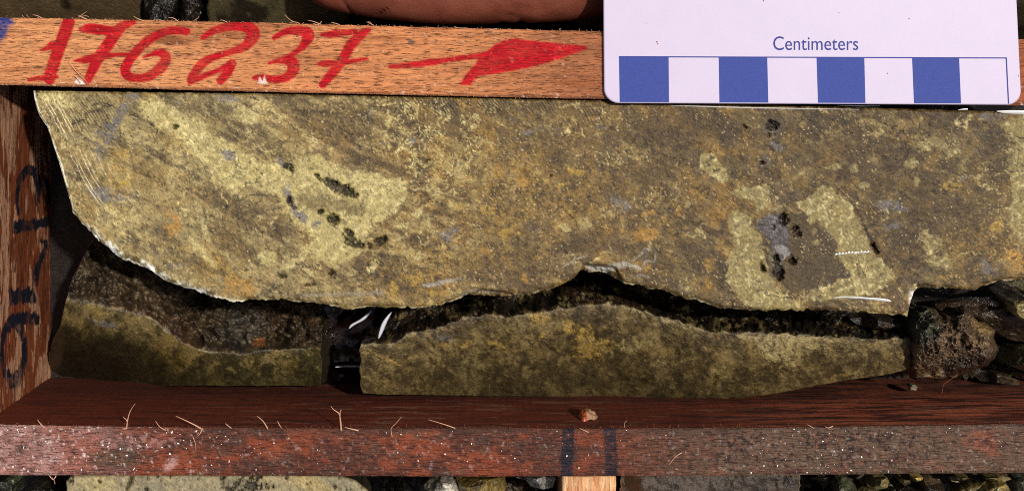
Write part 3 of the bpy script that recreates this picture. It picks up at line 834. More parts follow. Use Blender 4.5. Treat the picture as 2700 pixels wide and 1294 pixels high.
    # brown islands
    for cx, cy, rx, ry, a, s in ((587, 356, 40, 10, 25, .6), (830, 530, 46, 26, 0, .55), (920, 545, 50, 18, 10, .5), (1000, 430, 80, 10, 22, .7), (900, 325, 90, 36, 8, .45), (840, 300, 70, 10, 5, .6), (1520, 640, 60, 22, -25, .7), (1600, 640, 70, 26, 20, .6),
                                 (1300, 590, 26, 6, 25, .8), (1780, 345, 200, 40, 0, .35), (2250, 380, 120, 26, 0, .5), (1250, 720, 200, 14, -8, .3), (2180, 455, 150, 20, 0, .3), (660, 590, 90, 60, 30, .3), (1740, 460, 90, 60, 0, .25), (2420, 600, 70, 50, 0, .4), (2540, 560, 60, 60, 0, .35)):
        C = mixc(C, lin((96, 74, 44)), s * ell(x, y, cx, cy, rx, ry, a, .6))
    C = mixc(C, lin((92, 74, 46)), .8 * poly(x, y, r3([(890, 480), (1000, 500), (1100, 600), (1190, 680), (1220, 800), (1280, 880), (1280, 950), (1180, 985), (1040, 1030), (880, 1060), (820, 960), (880, 850)]), 4) * (1 - 0.8 * pale.clip(0, 1)))
    gv = poly(x, y, r3([(640, 580), (700, 510), (860, 490), (880, 560), (890, 740), (900, 800), (820, 830), (790, 780), (760, 700), (700, 620)]), 4)
    C = mixc(C, lin((84, 76, 80)), .9 * gv); C = mixc(C, lin((150, 144, 140)), .8 * dth(X, Y, ell(x, y, 2064, 664, 20, 20, 0, .6), 915)); C = mixc(C, lin((128, 122, 126)), .7 * gv * dth(X, Y, gv * .45, 916))
    C = mixc(C, lin((98, 78, 46)), .0 * poly(x, y, r5([(200, 420), (290, 400), (420, 480), (500, 600), (520, 680), (580, 740), (560, 830), (450, 890), (220, 910), (130, 830), (150, 650)], 2000, 400), 6) * (1 - 0.6 * pale))
    # boundary line of the pale mass
    C = mixc(C, lin((78, 58, 36)), .5 * stroke(xs_, ys_, [(1080, 482, 3), (1062, 545, 4), (1010, 590, 4), (966, 628, 4)], 2))
    for L in ([(2028, 620, 3), (2040, 680, 4), (2058, 730, 3), (2090, 775, 2)], [(2210, 495, 4), (2262, 560, 3), (2290, 620, 5), (2350, 690, 3)], [(1440, 500, 3), (1480, 482, 3), (1520, 470, 4)], [(1480, 545, 4), (1512, 575, 5), (1520, 600, 3)], [(860, 320, 2), (900, 340, 3), (932, 358, 2)], [(760, 290, 2), (900, 300, 3)], [(1780, 692, 2), (1840, 698, 2), (1890, 688, 2)]):
        C = mixc(C, lin((60, 44, 28)), .75 * stroke(xs_, ys_, L, 1.6))
    # gold and orange
    gm = .42 * np.maximum.reduce([ell(x, y, 1330, 480, 230, 170, 0, .6), ell(x, y, 1560, 520, 180, 120, 0, .6), ell(x, y, 1200, 690, 260, 70, -10, .6), .9 * ell(x, y, 520, 680, 130, 80, 35, .6), .9 * ell(x, y, 320, 460, 90, 70, 0, .6), .9 * ell(x, y, 2600, 640, 120, 90, 0, .6), .6 * ell(x, y, 1760, 600, 120, 120, 0, .6)])
    C = mixc(C, lin((182, 146, 72)), .45 * dth(X, Y, gm * .9, 925, .8, 15))
    C = mixc(C, lin((132, 104, 54)), .35 * gm)
    for cx, cy, rx, ry, a, s, c in ((324, 425, 36, 50, 10, .6, 0), (320, 480, 62, 18, 10, .6, 0), (458, 588, 20, 34, -20, .8, 1), (628, 756, 48, 30, 20, .7, 1), (590, 700, 60, 16, 40, .5, 0), (1321, 453, 12, 24, -10, .7, 1), (1374, 479, 12, 16, -15, 1, 1), (1516, 449, 22, 9, 10, .9, 0), (1483, 489, 22, 6, -20, .9, 0),
                                    (1285, 554, 22, 16, 0, .7, 0), (1208, 546, 20, 12, 0, .7, 0), (1702, 616, 32, 18, -15, 1, 1), (1710, 562, 22, 8, -10, .8, 1), (1640, 612, 12, 12, 0, .5, 1), (1787, 556, 12, 10, -40, .6, 1), (1341, 618, 26, 16, 0, .6, 0), (1191, 671, 16, 7, 0, .8, 0), (1037, 768, 13, 24, 15, .9, 0), (1098, 735, 30, 16, -20, .7, 0),
                                    (1151, 768, 20, 9, 0, .7, 0), (1278, 655, 20, 12, 0, .6, 1), (1382, 735, 8, 14, -30, .7, 1), (1420, 680, 20, 8, 0, .4, 0), (2624, 602, 28, 14, -30, .8, 0), (2680, 690, 34, 26, 30, .9, 1), (2510, 489, 26, 14, 0, .6, 0), (2580, 660, 16, 30, 30, .4, 1), (2500, 730, 30, 12, 0, .5, 0), (1860, 700, 14, 20, 0, .3, 0),
                                    (1180, 650, 90, 30, -10, .35, 0), (1300, 500, 120, 40, 0, .25, 0), (1480, 560, 60, 30, 0, .3, 0), (1080, 690, 50, 20, 0, .3, 0), (1570, 310, 28, 7, -20, .6, 0), (2000, 480, 30, 14, 0, .4, 0), (820, 330, 60, 22, 0, .15, 0), (2200, 560, 20, 10, 0, .3, 0)):
        C = mixc(C, lin((176, 130, 58)) if c else lin((180, 146, 66)), (.75 if c else .7) * dth(X, Y, s * .85 * ell(x, y, cx, cy, rx * 1.1, ry * 1.1, a, .7), 920))
    # blue-grey and grey
    for cx, cy, rx, ry, a, s in ((320, 300, 12, 62, 38, .75), (283, 344, 40, 26, -30, .75), (262, 405, 16, 26, 0, .6), (600, 409, 20, 13, 25, .95), (600, 260, 36, 9, 5, .8), (350, 255, 20, 10, 0, .7), (200, 362, 40, 12, 20, .4), (275, 517, 44, 20, 15, .7), (330, 520, 30, 12, 10, .4),
                                 (752, 434, 20, 10, 30, .9), (770, 535, 9, 50, -24, .95), (795, 574, 11, 16, 0, .9), (832, 592, 10, 11, 0, .9), (1183, 620, 28, 22, -40, .7), (1235, 650, 40, 7, -8, .6), (1637, 538, 30, 18, 20, .7), (1402, 605, 28, 34, 0, .4), 
                                 (2344, 538, 40, 14, 10, .8), (2380, 545, 20, 8, 0, .6), (2352, 596, 26, 10, 0, .6), (2382, 650, 14, 10, 0, .4), (2048, 384, 22, 9, 35, .7), (1010, 380, 12, 7, 0, .5), (1090, 370, 9, 12, 0, .8), (975, 298, 5, 9, 0, .7), (1395, 352, 16, 8, 0, .5), (1440, 340, 26, 9, 0, .4), (1575, 340, 26, 8, 0, .4),
                                 (2605, 705, 30, 12, 40, .75), (2620, 310, 30, 12, 0, .6), (2540, 475, 10, 12, 0, .5), (430, 590, 60, 30, 0, .25), (466, 700, 34, 16, 0, .4), (1700, 676, 14, 18, 20, .5), (470, 270, 12, 5, 20, .6), (616, 285, 12, 5, 20, .6), (1640, 300, 10, 6, 0, .5), (2560, 395, 20, 8, 0, .3), (1230, 360, 10, 5, 0, .3)):
        C = mixc(C, lin((122, 116, 114)), .8 * dth(X, Y, s * .9 * ell(x, y, cx, cy, rx * 1.1, ry * 1.1, a, .7), 930))
    # faint pale streaks (calcite wisps)
    for L, s in (([(1118, 752, 9), (1160, 746, 12), (1215, 734, 6)], .55), ([(800, 778, 6), (1010, 772, 10)], .3), ([(1483, 706, 2), (1515, 684, 3), (1548, 673, 2)], .6), ([(1670, 684, 3), (1688, 672, 3), (1700, 656, 4), (1718, 660, 3)], .65), ([(1694, 700, 4), (1705, 688, 4), (1724, 690, 3), (1728, 668, 3)], .6),
                 ([(1597, 712, 22), (1625, 702, 16), (1655, 696, 10), (1690, 708, 7)], .65), ([(1670, 732, 3), (1690, 725, 6), (1712, 732, 3)], .45), ([(1546, 700, 6), (1560, 708, 16), (1600, 712, 14)], .7), ([(1215, 780, 5), (1250, 768, 9), (1330, 772, 4)], .3)):
        C = mixc(C, lin((170, 166, 160)), s * stroke(xs_, ys_, L, 3))
    # saw marks along the left end
    for k_ in range(15):
        o_ = 6 + k_ * 9.5
        L = [(96 + o_, 250 + k_ * 2, 1.2), (150 + o_, 360, 1.6), (200 + o_, 465, 1.4), (262 + o_, 560, 1.0)]
        C = mixc(C, lin((232, 220, 190)) if k_ % 3 else lin((96, 78, 50)), (.8 if k_ < 6 else .3) * stroke(X + 3 * n0, Y, L, 1.6) * sst(-0.3, 0.3, med + fin * .3))
    # fine diagonal lay of the saw
    lay = fb(X * 0.9 + Y * 0.5, (Y - X * 0.55) * 4, 26, 130, 3)
    C = C * (1 + 0.12 * lay * (0.4 + 0.6 * sst(0, .4, fb(X, Y, 160, 131))))[..., None]
    for cx, cy, rx, ry in ((1180, 275, 34, 22), (1300, 275, 40, 26), (1420, 285, 50, 26), (1100, 262, 24, 14), (250, 300, 60, 50), (1560, 300, 40, 30)):
        ph = (X * .83 - Y * .56) / 7.5 + 1.2 * fb(X, Y, 60, 190)
        C = C * (1 - .5 * ell(X, Y, cx, cy, rx, ry, 0, .6) * sst(.0, .8, np.sin(ph * 6.283) + .6 * fin))[..., None]
    # dark pits and stain lines
    hol = np.zeros(X.shape); hj = 7.0
    for cx, cy, rx, ry, a in HOLES:
        hol = np.maximum(hol, ell(X + hj * fin, Y + hj * vf, cx, cy, rx, ry, a, .5))
    hol = np.maximum(hol, .9 * HOLE_EXTRA(X, Y))
    C = mixc(C, lin((92, 88, 86)), .5 * np.maximum.reduce([ell(x, y, 2036, 335, 26, 26, 0, .5), ell(x, y, 885, 490, 40, 16, 28, .5) * .7, ell(x, y, 2014, 428, 18, 14, 0, .5), ell(x, y, 2045, 700, 20, 40, 0, .5)]))
    C = mixc(C, lin((44, 34, 24)), .9 * hol)
    sp = sst(0.62, 0.7, fb(X, Y, 9, 140, 2)); C = mixc(C, lin((50, 40, 28)), .5 * sp)
    dl_ = np.where(X < 800, -poly_sd(X, Y, [(88, 240), (90, 262), (95, 280), (105, 306), (125, 336), (140, 385), (160, 440), (170, 480), (185, 525), (192, 558), (215, 588), (250, 620), (270, 642), (300, 668), (330, 687), (370, 700), (400, 715), (425, 735), (470, 755), (510, 763), (545, 778), (620, 795), (900, 810), (3000, 810), (3000, 0), (600, 0), (88, 0)]), 99)
    # broken rim, its wet highlights painted white
    e = SL_bot(X) - Y
    nearL = 1 - sst(6, 24, poly_sd(X, Y, [(250, 622), (300, 668), (330, 687), (400, 715), (425, 735), (470, 757), (545, 780), (545, 790), (200, 790), (200, 600)]) + 8 * n1)
    C = mixc(C, lin((240, 234, 215)), .9 * nearL * sst(-.15, .25, fb(X, Y, 12, 141, 3)))
    C = mixc(C, lin((236, 228, 204)), .8 * (1 - sst(2, 8, dl_ + 3 * fin)) * sst(-.5, .1, fb(X, Y, 30, 143)) * (1 - sst(640, 760, X)))
    C = mixc(C, lin((198, 186, 150)), .5 * (1 - sst(1, 5, e + 2 * fin)) * sst(-.1, .3, fb(X, Y, 40, 142)))
    ng = (1 - sst(0, 16, np.hypot((X - 2406) / 1.0, (Y - 786) / 2.2) + 3 * fin)) 
    C = mixc(C, lin((232, 226, 214)), .9 * ng)  # sunlit flank of the notch painted white
    rv = fb(x, y, 42, 180, 5, .62); rv2 = fb(X + 300, Y, 24, 181, 4, .62)
    C = C * (1 - .42 * (1 - sst(0, .05, np.abs(rv))) * sst(-.2, .3, fb(X, Y, 90, 182)))[..., None]
    C = C * (1 - .3 * (1 - sst(0, .05, np.abs(rv2 - .15))))[..., None]
    C = C * (1 + .5 * (1 - sst(0, .045, np.abs(rv2 + .2))) * sst(-.1, .4, fb(X, Y, 120, 183)))[..., None]
    C = C * (1 + .10 * fb(X, Y, 16, 184, 4, .7))[..., None]
    g1_ = sst(.25, .6, vf); g2_ = sst(.25, .6, -vf)
    C = mixc(C, C * 1.45 + .01, .5 * g1_ * sst(-.2, .3, fb(X, Y, 70, 78))) ; C = mixc(C, C * .5, .4 * g2_)
    L = C.mean(-1, keepdims=True); C = C * (np.clip(L, .02, 1) / .20) ** .42
    sat = C.mean(-1, keepdims=True); C = sat + (C - sat) * (1.0 + .05 * (1 - sst(.08, .3, sat)))
    C = C * np.array([.97, .98, .93])
    w1 = wn(X, Y, 77, 3.2); w2 = wn(X, Y, 78, 5.5)
    C = C * (1 + .12 * w1 + .05 * w2)[..., None]
    C = mixc(C, lin((226, 206, 150)), .55 * (w1 > .93) * sst(-.3, .3, fb(X, Y, 60, 79)))
    return C * (1 + 0.1 * fin)[..., None], hol

_last = {}
def slab_col(X, Y):
    C, h = slab_paint(X, Y); _last['h'] = h
    return C * (.93 - .05 * sst(600, 1500, X))[..., None]

def slab_z(X, Y):
    hol = np.zeros(X.shape)
    fin = fb(X, Y, 8, 108, 3); vf = fb(X, Y, 5, 118, 2)
    for cx, cy, rx, ry, a in HOLES:
        hol = np.maximum(hol, ell(X + 7 * fin, Y + 7 * vf, cx, cy, rx * 0.95, ry * 0.95, a, .5) * min(1, (rx + ry) / 18))
    hol = np.maximum(hol, .45 * HOLE_EXTRA(X, Y))
    e = SL_bot(X) - Y
    z = -0.14 + 0.010 * fb(X, Y, 40, 150, 3) + 0.004 * fb(X, Y, 8, 151, 3) - 0.16 * hol
    z = z - 0.05 * (1 - sst(0, 9, e + 3 * fin)) - 0.06 * (1 - sst(0, 7, Y - SL_top(X)))
    # crumbled lower left rim and chipped peak
    nl = 1 - sst(-6, 22, poly_sd(X, Y, [(250, 622), (300, 668), (330, 687), (400, 715), (425, 735), (470, 757), (545, 780), (545, 790), (200, 790), (200, 600)]) + 8 * fb(X, Y, 20, 152))
    z = z - nl * (0.16 + 0.12 * fb(X, Y, 12, 153, 3))
    pk = poly(X + 3 * fin, Y, [(1515, 740), (1544, 698), (1560, 700), (1598, 700), (1625, 706), (1640, 742), (1560, 745)], 4)
    z = z - pk * (0.22 + 0.15 * fb(X, Y, 14, 154, 3))
    pk = poly(X + 3 * fin, Y, [(1215, 795), (1240, 775), (1270, 762), (1300, 766), (1350, 772), (1365, 790)], 3)
    z = z - pk * (0.18 + 0.1 * fb(X, Y, 14, 155, 3))
    return z

xs = np.concatenate([np.linspace(88, 215, 110, endpoint=False), np.arange(215, 2380, 3.0), np.linspace(2380, 2425, 36, endpoint=False), np.arange(2425, 2900, 3.0)])
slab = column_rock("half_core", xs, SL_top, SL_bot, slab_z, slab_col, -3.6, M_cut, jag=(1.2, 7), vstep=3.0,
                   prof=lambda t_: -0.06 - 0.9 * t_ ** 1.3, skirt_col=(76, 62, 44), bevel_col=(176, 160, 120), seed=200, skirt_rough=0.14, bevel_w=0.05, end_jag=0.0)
setp(slab, "largest sawn half core, khaki gold with a flat wet face, lying under the scale card", "drill core")

# ------------------------------------------------------------------ lower left core piece (A) and long lower piece (B)
def rough_cols(X, Y, seed, c0=(66, 56, 40), c1=(100, 88, 62), c2=(34, 28, 20)):
    n = fb(X, Y, 26, seed, 5, .65); m_ = fb(X, Y, 70, seed + 1, 3)
    C = np.broadcast_to(lin(c0), X.shape + (3,)).copy()
    C = mixc(C, lin(c1), .8 * sst(.05, .5, n)); C = mixc(C, lin(c2), .8 * sst(.05, .5, -n))
    C = mixc(C, lin((74, 46, 26)), .5 * sst(.1, .5, m_))
    return C

A_ridge = interp([(100, 790), (185, 792), (240, 803), (290, 815), (350, 826), (400, 842), (440, 872), (480, 900), (520, 918), (580, 926), (640, 931), (700, 924), (830, 918), (900, 916)])
A_top = interp([(132, 940), (140, 900), (160, 860), (172, 800), (190, 740), (215, 690), (235, 650), (248, 628), (290, 600), (500, 640), (700, 720), (845, 760), (870, 800)])
A_bot = interp([(132, 960), (140, 985), (160, 1000), (200, 1008), (260, 1012), (500, 1014), (830, 1014), (870, 1012)])
def A_z(X, Y):
    r = A_ridge(X) + 12 * fb(X, Y * .6, 30, 301, 5, .65)
    d = (Y - r) / 128.0
    d0 = np.maximum((Y - A_ridge(X)) / 128.0, 0); cut = -2.25 - 0.25 * d0 - 1.0 * d0 ** 1.6
    dn = np.maximum(-d, 0)
    ledge = sst(430, 560, X)
    rg = -2.25 - (0.35 + 0.6 * ledge) * dn - 0.45 * sst(0, .25, dn) * ledge
    rocky = 0.30 * fb(X, Y, 90, 302, 3, .6) + 1.3 * (.25 - np.abs(fb(X, Y, 70, 303, 4, .55))) + .8 * (.2 - np.abs(fb(X, Y, 38, 307, 4, .6))) + 0.12 * fb(X, Y, 16, 306, 3, .7)
    z = np.where(d > 0, cut + 0.010 * fb(X, Y, 12, 304, 3), rg + rocky * sst(0, .25, dn))
    # right end falls away in a ragged face
    return z - 0.25 * (1 - sst(136, 170, X)) - .35 * sst(815, 845, X)
def A_col(X, Y):
    n0 = fb(X, Y, 30, 311); x = X + 8 * n0; y = Y + 8 * fb(X, Y, 30, 312)
    med = fb(x, y, 50, 313, 5, .6); fin = fb(X, Y, 8, 314, 3)
    C = np.broadcast_to(lin((74, 66, 36)), X.shape + (3,)).copy()
    C = mixc(C, lin((146, 128, 82)), .8 * np.maximum(ell(x, y, 330, 850, 190, 40, 14, .6), .6 * ell(x, y, 200, 810, 60, 30, 0, .5)))  # lit band below the ridge painted in
    C = mixc(C, lin((140, 116, 54)), .6 * sst(.05, .45, med) * (1 - sst(40, 120, y - A_ridge(X))))
    C = mixc(C, lin((46, 40, 22)), .6 * sst(.0, .5, -med))
    C = mixc(C, lin((24, 19, 11)), .85 * ell(x, y, 210, 960, 190, 70, 10, .7))  # shade in the lower left corner painted near black
    C = mixc(C, lin((70, 66, 38)), .5 * sst(550, 700, X))
    C = mixc(C, lin((120, 118, 120)), .6 * ell(x, y, 270, 852, 34, 9, 10, .5))
    k1 = fb(x, y, 24, 331, 5, .68)
    C = mixc(C, lin((150, 130, 80)), .55 * sst(.15, .22, k1) * (1 - sst(30, 110, Y - A_ridge(X)))); C = mixc(C, lin((38, 32, 18)), .6 * sst(.16, .22, -k1))
    R = rough_cols(X, Y, 320, (78, 64, 46), (128, 108, 78), (30, 22, 15))
    R = mixc(R, lin((128, 110, 80)), .6 * (wn(X, Y, 83, 5) > .93))
    R = R * (1 - .7 * (1 - sst(.0, .06, np.abs(fb(X, Y, 70, 303, 4, .55)))))[..., None]
    R = mixc(R, lin((78, 80, 74)), .5 * ell(x, y, 640, 860, 60, 50, 0, .6))
    R = mixc(R, lin((190, 120, 60)), .8 * ell(x, y, 685, 902, 14, 12, 0, .4))
    m_ = sst(-4, 4, Y - A_ridge(X) - 12 * fb(X, Y * .6, 30, 301, 5, .65))
    C = C * m_[..., None] + R * (1 - m_)[..., None]
    rim = np.exp(-((Y - A_ridge(X) - 12 * fb(X, Y * .6, 30, 301, 5, .65)) / 3.5) ** 2)
    C = mixc(C, lin((190, 176, 130)), .45 * rim * sst(.0, .5, fb(X, Y, 16, 330)))
    return C * .8 * (1 + .45 * fin + .35 * wn(X, Y, 82, 3.4))[..., None]
xsA = np.concatenate([np.linspace(132, 200, 40, endpoint=False), np.arange(200, 846, 3.0)])
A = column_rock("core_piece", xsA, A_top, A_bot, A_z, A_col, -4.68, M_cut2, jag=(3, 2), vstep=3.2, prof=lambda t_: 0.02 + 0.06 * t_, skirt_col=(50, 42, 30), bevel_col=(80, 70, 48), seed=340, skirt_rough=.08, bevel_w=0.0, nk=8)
setp(A, "dark core piece with rough wet broken top, in the left corner beside the end board", "drill core")

B_ridge = interp([(940, 912), (1000, 906), (1055, 898), (1080, 876), (1150, 862), (1200, 850), (1240, 834), (1300, 828), (1350, 838), (1420, 824), (1470, 812), (1520, 806), (1560, 800), (1650, 806), (1720, 828), (1800, 850), (1880, 876), (2000, 880), (2100, 881), (2200, 889), (2330, 894), (2385, 892), (2410, 900)])
B_top = interp([(950, 905), (962, 896), (985, 893), (1005, 890), (1015, 860), (1040, 800), (1100, 750), (1500, 670), (1650, 680), (1900, 760), (2380, 800), (2402, 880)])
B_bot = interp([(950, 1000), (956, 1036), (1000, 1040), (1400, 1045), (1700, 1050), (1950, 1050), (2050, 1036), (2200, 1008), (2350, 985), (2402, 970)])
def B_z(X, Y):
    r = B_ridge(X) + 12 * fb(X, Y * .6, 26, 401, 5, .65)
    d = (Y - r) / 128.0
    ctr = -1.55
    d0 = np.maximum((Y - B_ridge(X)) / 128.0, 0); cut = ctr - 0.30 * d0 - 0.32 * d0 ** 1.8
    dn = np.maximum(-d, 0)
    hump = ell(X, Y, 1560, 790, 110, 50, 0, .8)
    rg = ctr - 1.7 * dn - 0.8 * sst(0, .3, dn) * (1 - .6 * hump)
    rocky = 0.20 * fb(X, Y, 60, 402, 3, .6) + 0.5 * (.3 - np.abs(fb(X, Y, 46, 405, 5, .62))) + 0.09 * fb(X, Y, 16, 403, 4)
    return np.where(d > 0, cut + 0.012 * fb(X, Y, 12, 404, 3), rg + rocky * sst(0, .2, dn)) 
def B_col(X, Y):
    x = X + 9 * fb(X, Y, 34, 411); y = Y + 9 * fb(X, Y, 34, 412)
    med = fb(x, y, 55, 413, 5, .6); sml = fb(x, y, 18, 414, 4); fin = fb(X, Y, 8, 415, 3); vf = fb(X, Y, 5, 416, 2)
    C = np.broadcast_to(lin((100, 86, 52)), X.shape + (3,)).copy()
    C = mixc(C, lin((150, 130, 74)), .5 * sst(.0, .5, med)); C = mixc(C, lin((82, 68, 40)), .6 * sst(.0, .5, -med))
    C = mixc(C, lin((150, 128, 70)), .6 * sst(.25, .5, sml)); C = mixc(C, lin((70, 58, 36)), .4 * sst(.25, .5, -sml))
    for cx, cy, rx, ry, a, s, c in ((1420, 838, 30, 18, 10, .9, 0), (1503, 862, 20, 14, 20, 1, 0), (1545, 905, 46, 30, 60, .85, 0), (1590, 908, 26, 16, 0, .7, 0), (1540, 935, 36, 24, 0, .6, 0), (1680, 905, 60, 20, -20, .75, 1), (1750, 950, 60, 16, -10, .4, 1), (1430, 880, 10, 8, 0, .9, 0), (1300, 905, 40, 8, 20, .6, 0),
                                    (2060, 925, 60, 40, 30, .9, 1), (2100, 900, 90, 14, 10, .8, 1), (2250, 920, 90, 30, 5, .35, 1), (1700, 825, 50, 10, 15, .6, 1), (1800, 860, 60, 10, 20, .6, 1), (1180, 910, 60, 6, -5, .6, 0), (1235, 905, 20, 8, -40, .6, 0), (1015, 940, 50, 5, 25, .7, 0), (1100, 985, 60, 5, 25, .4, 0), (1240, 985, 36, 44, 10, .5, 1), (1890, 985, 30, 18, 0, .5, 1), (1330, 960, 40, 6, 20, .35, 0), (1000, 905, 40, 8, -20, .5, 1)):
        C = mixc(C, lin((176, 160, 102)) if c else lin((180, 150, 74)), (.95 if s > .6 else .7) * dth(X, Y, s * ell(x, y, cx, cy, rx * 1.1, ry * 1.1, a, .6), 940, .8, 16))
    vp = poly(x, y, [(1935, 880), (2031, 882), (2167, 886), (2241, 899), (2136, 901), (2099, 922), (2073, 958), (2026, 942), (1998, 911)], 5)
    C = mixc(C, lin((184, 168, 114)), .85 * dth(x, y, vp * .9, 945, .6, 14))
    vp = poly(x, y, [(1195, 940), (1240, 925), (1268, 950), (1272, 1044), (1205, 1044), (1218, 1000)], 5)
    C = mixc(C, lin((132, 120, 72)), .6 * vp)
    for cx, cy, rx, ry, s in ((1150, 960, 60, 44, .6), (1320, 1000, 60, 36, .7), (1220, 1010, 10, 10, .2), (2220, 950, 110, 34, .4), (1560, 1010, 260, 22, .4), (1450, 960, 60, 20, .4)):
        C = mixc(C, lin((78, 68, 38)), s * ell(x, y, cx, cy, rx, ry, 0, .4))
    C = mixc(C, lin((118, 122, 118)), .5 * ell(x, y, 1170, 893, 26, 8, 10, .5))
    R = rough_cols(X, Y, 420, (26, 20, 14), (46, 36, 25), (12, 9, 7))  # gap shade painted into the broken band's dark colours
    R = mixc(R, lin((140, 122, 90)), .8 * (wn(X, Y, 84, 5) > .9) * sst(-70, -5, Y - B_ridge(X)))
    r = B_ridge(X) + 12 * fb(X, Y * .6, 26, 401, 5, .65)
    m_ = sst(-5, 3, Y - r)
    C = C * m_[..., None] + R * (1 - m_)[..., None]
    C = mixc(C, lin((196, 178, 126)), .6 * np.exp(-((Y - r - 4 - 5 * fb(X, Y, 20, 422)) / 7) ** 2) * sst(-.1, .4, fb(X, Y, 14, 421, 3)))
    k1 = fb(x, y, 24, 431, 5, .68); k2 = fb(X, Y, 12, 432, 4, .7)
    C = mixc(C, lin((146, 128, 80)), .75 * sst(.20, .25, k1)); C = mixc(C, lin((52, 44, 26)), .65 * sst(.18, .22, -k1)); C = mixc(C, lin((50, 42, 26)), .55 * sst(.22, .28, k2))
    C = mixc(C, lin((60, 52, 30)), .45 * sst(60, 190, Y - r))  # shading towards the near edge painted in
    crk = np.abs(fb(x, y, 38, 425, 4, .6)); C = C * (1 - .35 * (1 - sst(.0, .07, crk)))[..., None]
    return C * np.array([.76, .74, .78]) * (1 + .2 * fin + .2 * vf + .2 * wn(X, Y, 80, 3.2))[..., None]
xsB = np.concatenate([np.linspace(950, 975, 12, endpoint=False), np.arange(975, 2380, 3.0), np.linspace(2380, 2402, 10)])
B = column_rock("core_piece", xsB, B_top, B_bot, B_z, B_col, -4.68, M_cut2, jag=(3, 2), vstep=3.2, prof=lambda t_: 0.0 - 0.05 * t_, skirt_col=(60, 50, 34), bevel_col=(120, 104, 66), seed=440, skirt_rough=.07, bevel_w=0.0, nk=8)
setp(B, "long narrow core piece with sawn olive face, between big half core and wet rail", "drill core")

# ------------------------------------------------------------------ loose rocks right of piece B
def rcol(c0, c1, c2, seed, extra=None):
    def f(X, Y, Z):
        n = fb(X, Y, 22, seed, 5, .65); n2 = fb(X + Z * 60, Y, 50, seed + 1, 4)
        C = np.broadcast_to(lin(c0), np.shape(X) + (3,)).copy()
        C = mixc(C, lin(c1), .85 * sst(.0, .45, n)); C = mixc(C, lin(c2), .85 * sst(.0, .45, -n2))
        if extra: C = extra(C, X, Y)
        return C * (1 + .2 * fb(X, Y, 6, seed + 2, 2))[..., None]
    return f
def c_extra(C, X, Y):
    C = mixc(C, lin((70, 78, 60)), .7 * ell(X, Y, 2425, 850, 45, 50, 0, .5))
    return mixc(C, lin((170, 140, 84)), .7 * ell(X, Y, 2590, 862, 26, 14, 30, .6))
rk = outline_rock("rock", [(2388, 872), (2396, 845), (2412, 818), (2440, 808), (2466, 812), (2480, 832), (2512, 830), (2545, 819), (2580, 846), (2608, 862), (2626, 868), (2620, 888), (2630, 922), (2622, 945), (2598, 962), (2535, 986), (2470, 999), (2420, 992), (2402, 972), (2396, 930)],
                  -2.0, -.95, -4.6, rcol((82, 64, 44), (132, 108, 76), (34, 24, 16), 501, c_extra), M_rough, 517, rough=.5, nth=320, nr=120, facets=2, jag=.05, c=(2505, 905))
setp(rk, "rough glistening brown rock wedged at the right end of the long lower core piece", "rock")
spec = [
    ("rock", [(2455, 800), (2520, 795), (2640, 792), (2700, 790), (2900, 800), (2900, 900), (2720, 905), (2660, 895), (2600, 860), (2560, 836), (2480, 822)], -2.9, -2.1, -4.6, ((72, 56, 42), (104, 86, 66), (34, 26, 20)), 511, "dark layered rock behind the glistening brown rock at the right edge", "rock", .22, 3),
    ("rock", [(2664, 800), (2690, 790), (2730, 775), (2900, 760), (2900, 850), (2740, 860), (2700, 850), (2672, 828)], -1.6, -1.2, -4.4, ((150, 136, 86), (190, 176, 120), (86, 72, 46)), 512, "pale khaki rock just under the big half core at the right edge", "rock", .15, 2),
    ("rock", [(2630, 912), (2700, 910), (2900, 915), (2900, 1000), (2720, 985), (2650, 960), (2626, 935)], -3.2, -2.5, -4.6, ((62, 60, 38), (86, 84, 56), (30, 28, 20)), 513, "dark green rock lowest of those at the right edge", "rock", .18, 3),
    ("rock_shard", [(2562, 985), (2600, 975), (2640, 980), (2684, 1002), (2690, 1016), (2640, 1012), (2585, 1004)], -3.7, -3.3, -4.5, ((78, 66, 48), (120, 104, 76), (44, 36, 26)), 514, "flat grey brown shard in the shadow below the rocks at right", "rock shard", .1, 2),
    ("rock_shard", [(2240, 840), (2300, 832), (2350, 838), (2398, 856), (2392, 872), (2330, 870), (2260, 856)], -2.3, -2.0, -4.0, ((60, 46, 32), (90, 70, 50), (30, 24, 18)), 515, "dark sliver of rock tucked under the tip of the big half core", "rock shard", .1, 2),
    ("pebble", [(2395, 1020), (2412, 1014), (2420, 1020), (2416, 1030), (2400, 1030)], -3.0, -2.9, -3.4, ((120, 112, 96), (150, 140, 120), (80, 72, 60)), 516, "small grey pebble below the glistening brown rock", "pebble", .03, 1),
]
for nm, P, zr, zt, zb_, cs_, sd, lb, ct, rg, fc in spec:
    o = outline_rock(nm, P, zr, zt, zb_, rcol(*cs_, sd), M_rough, sd, rough=rg, nth=130, nr=40, facets=fc)
    setp(o, lb, ct)

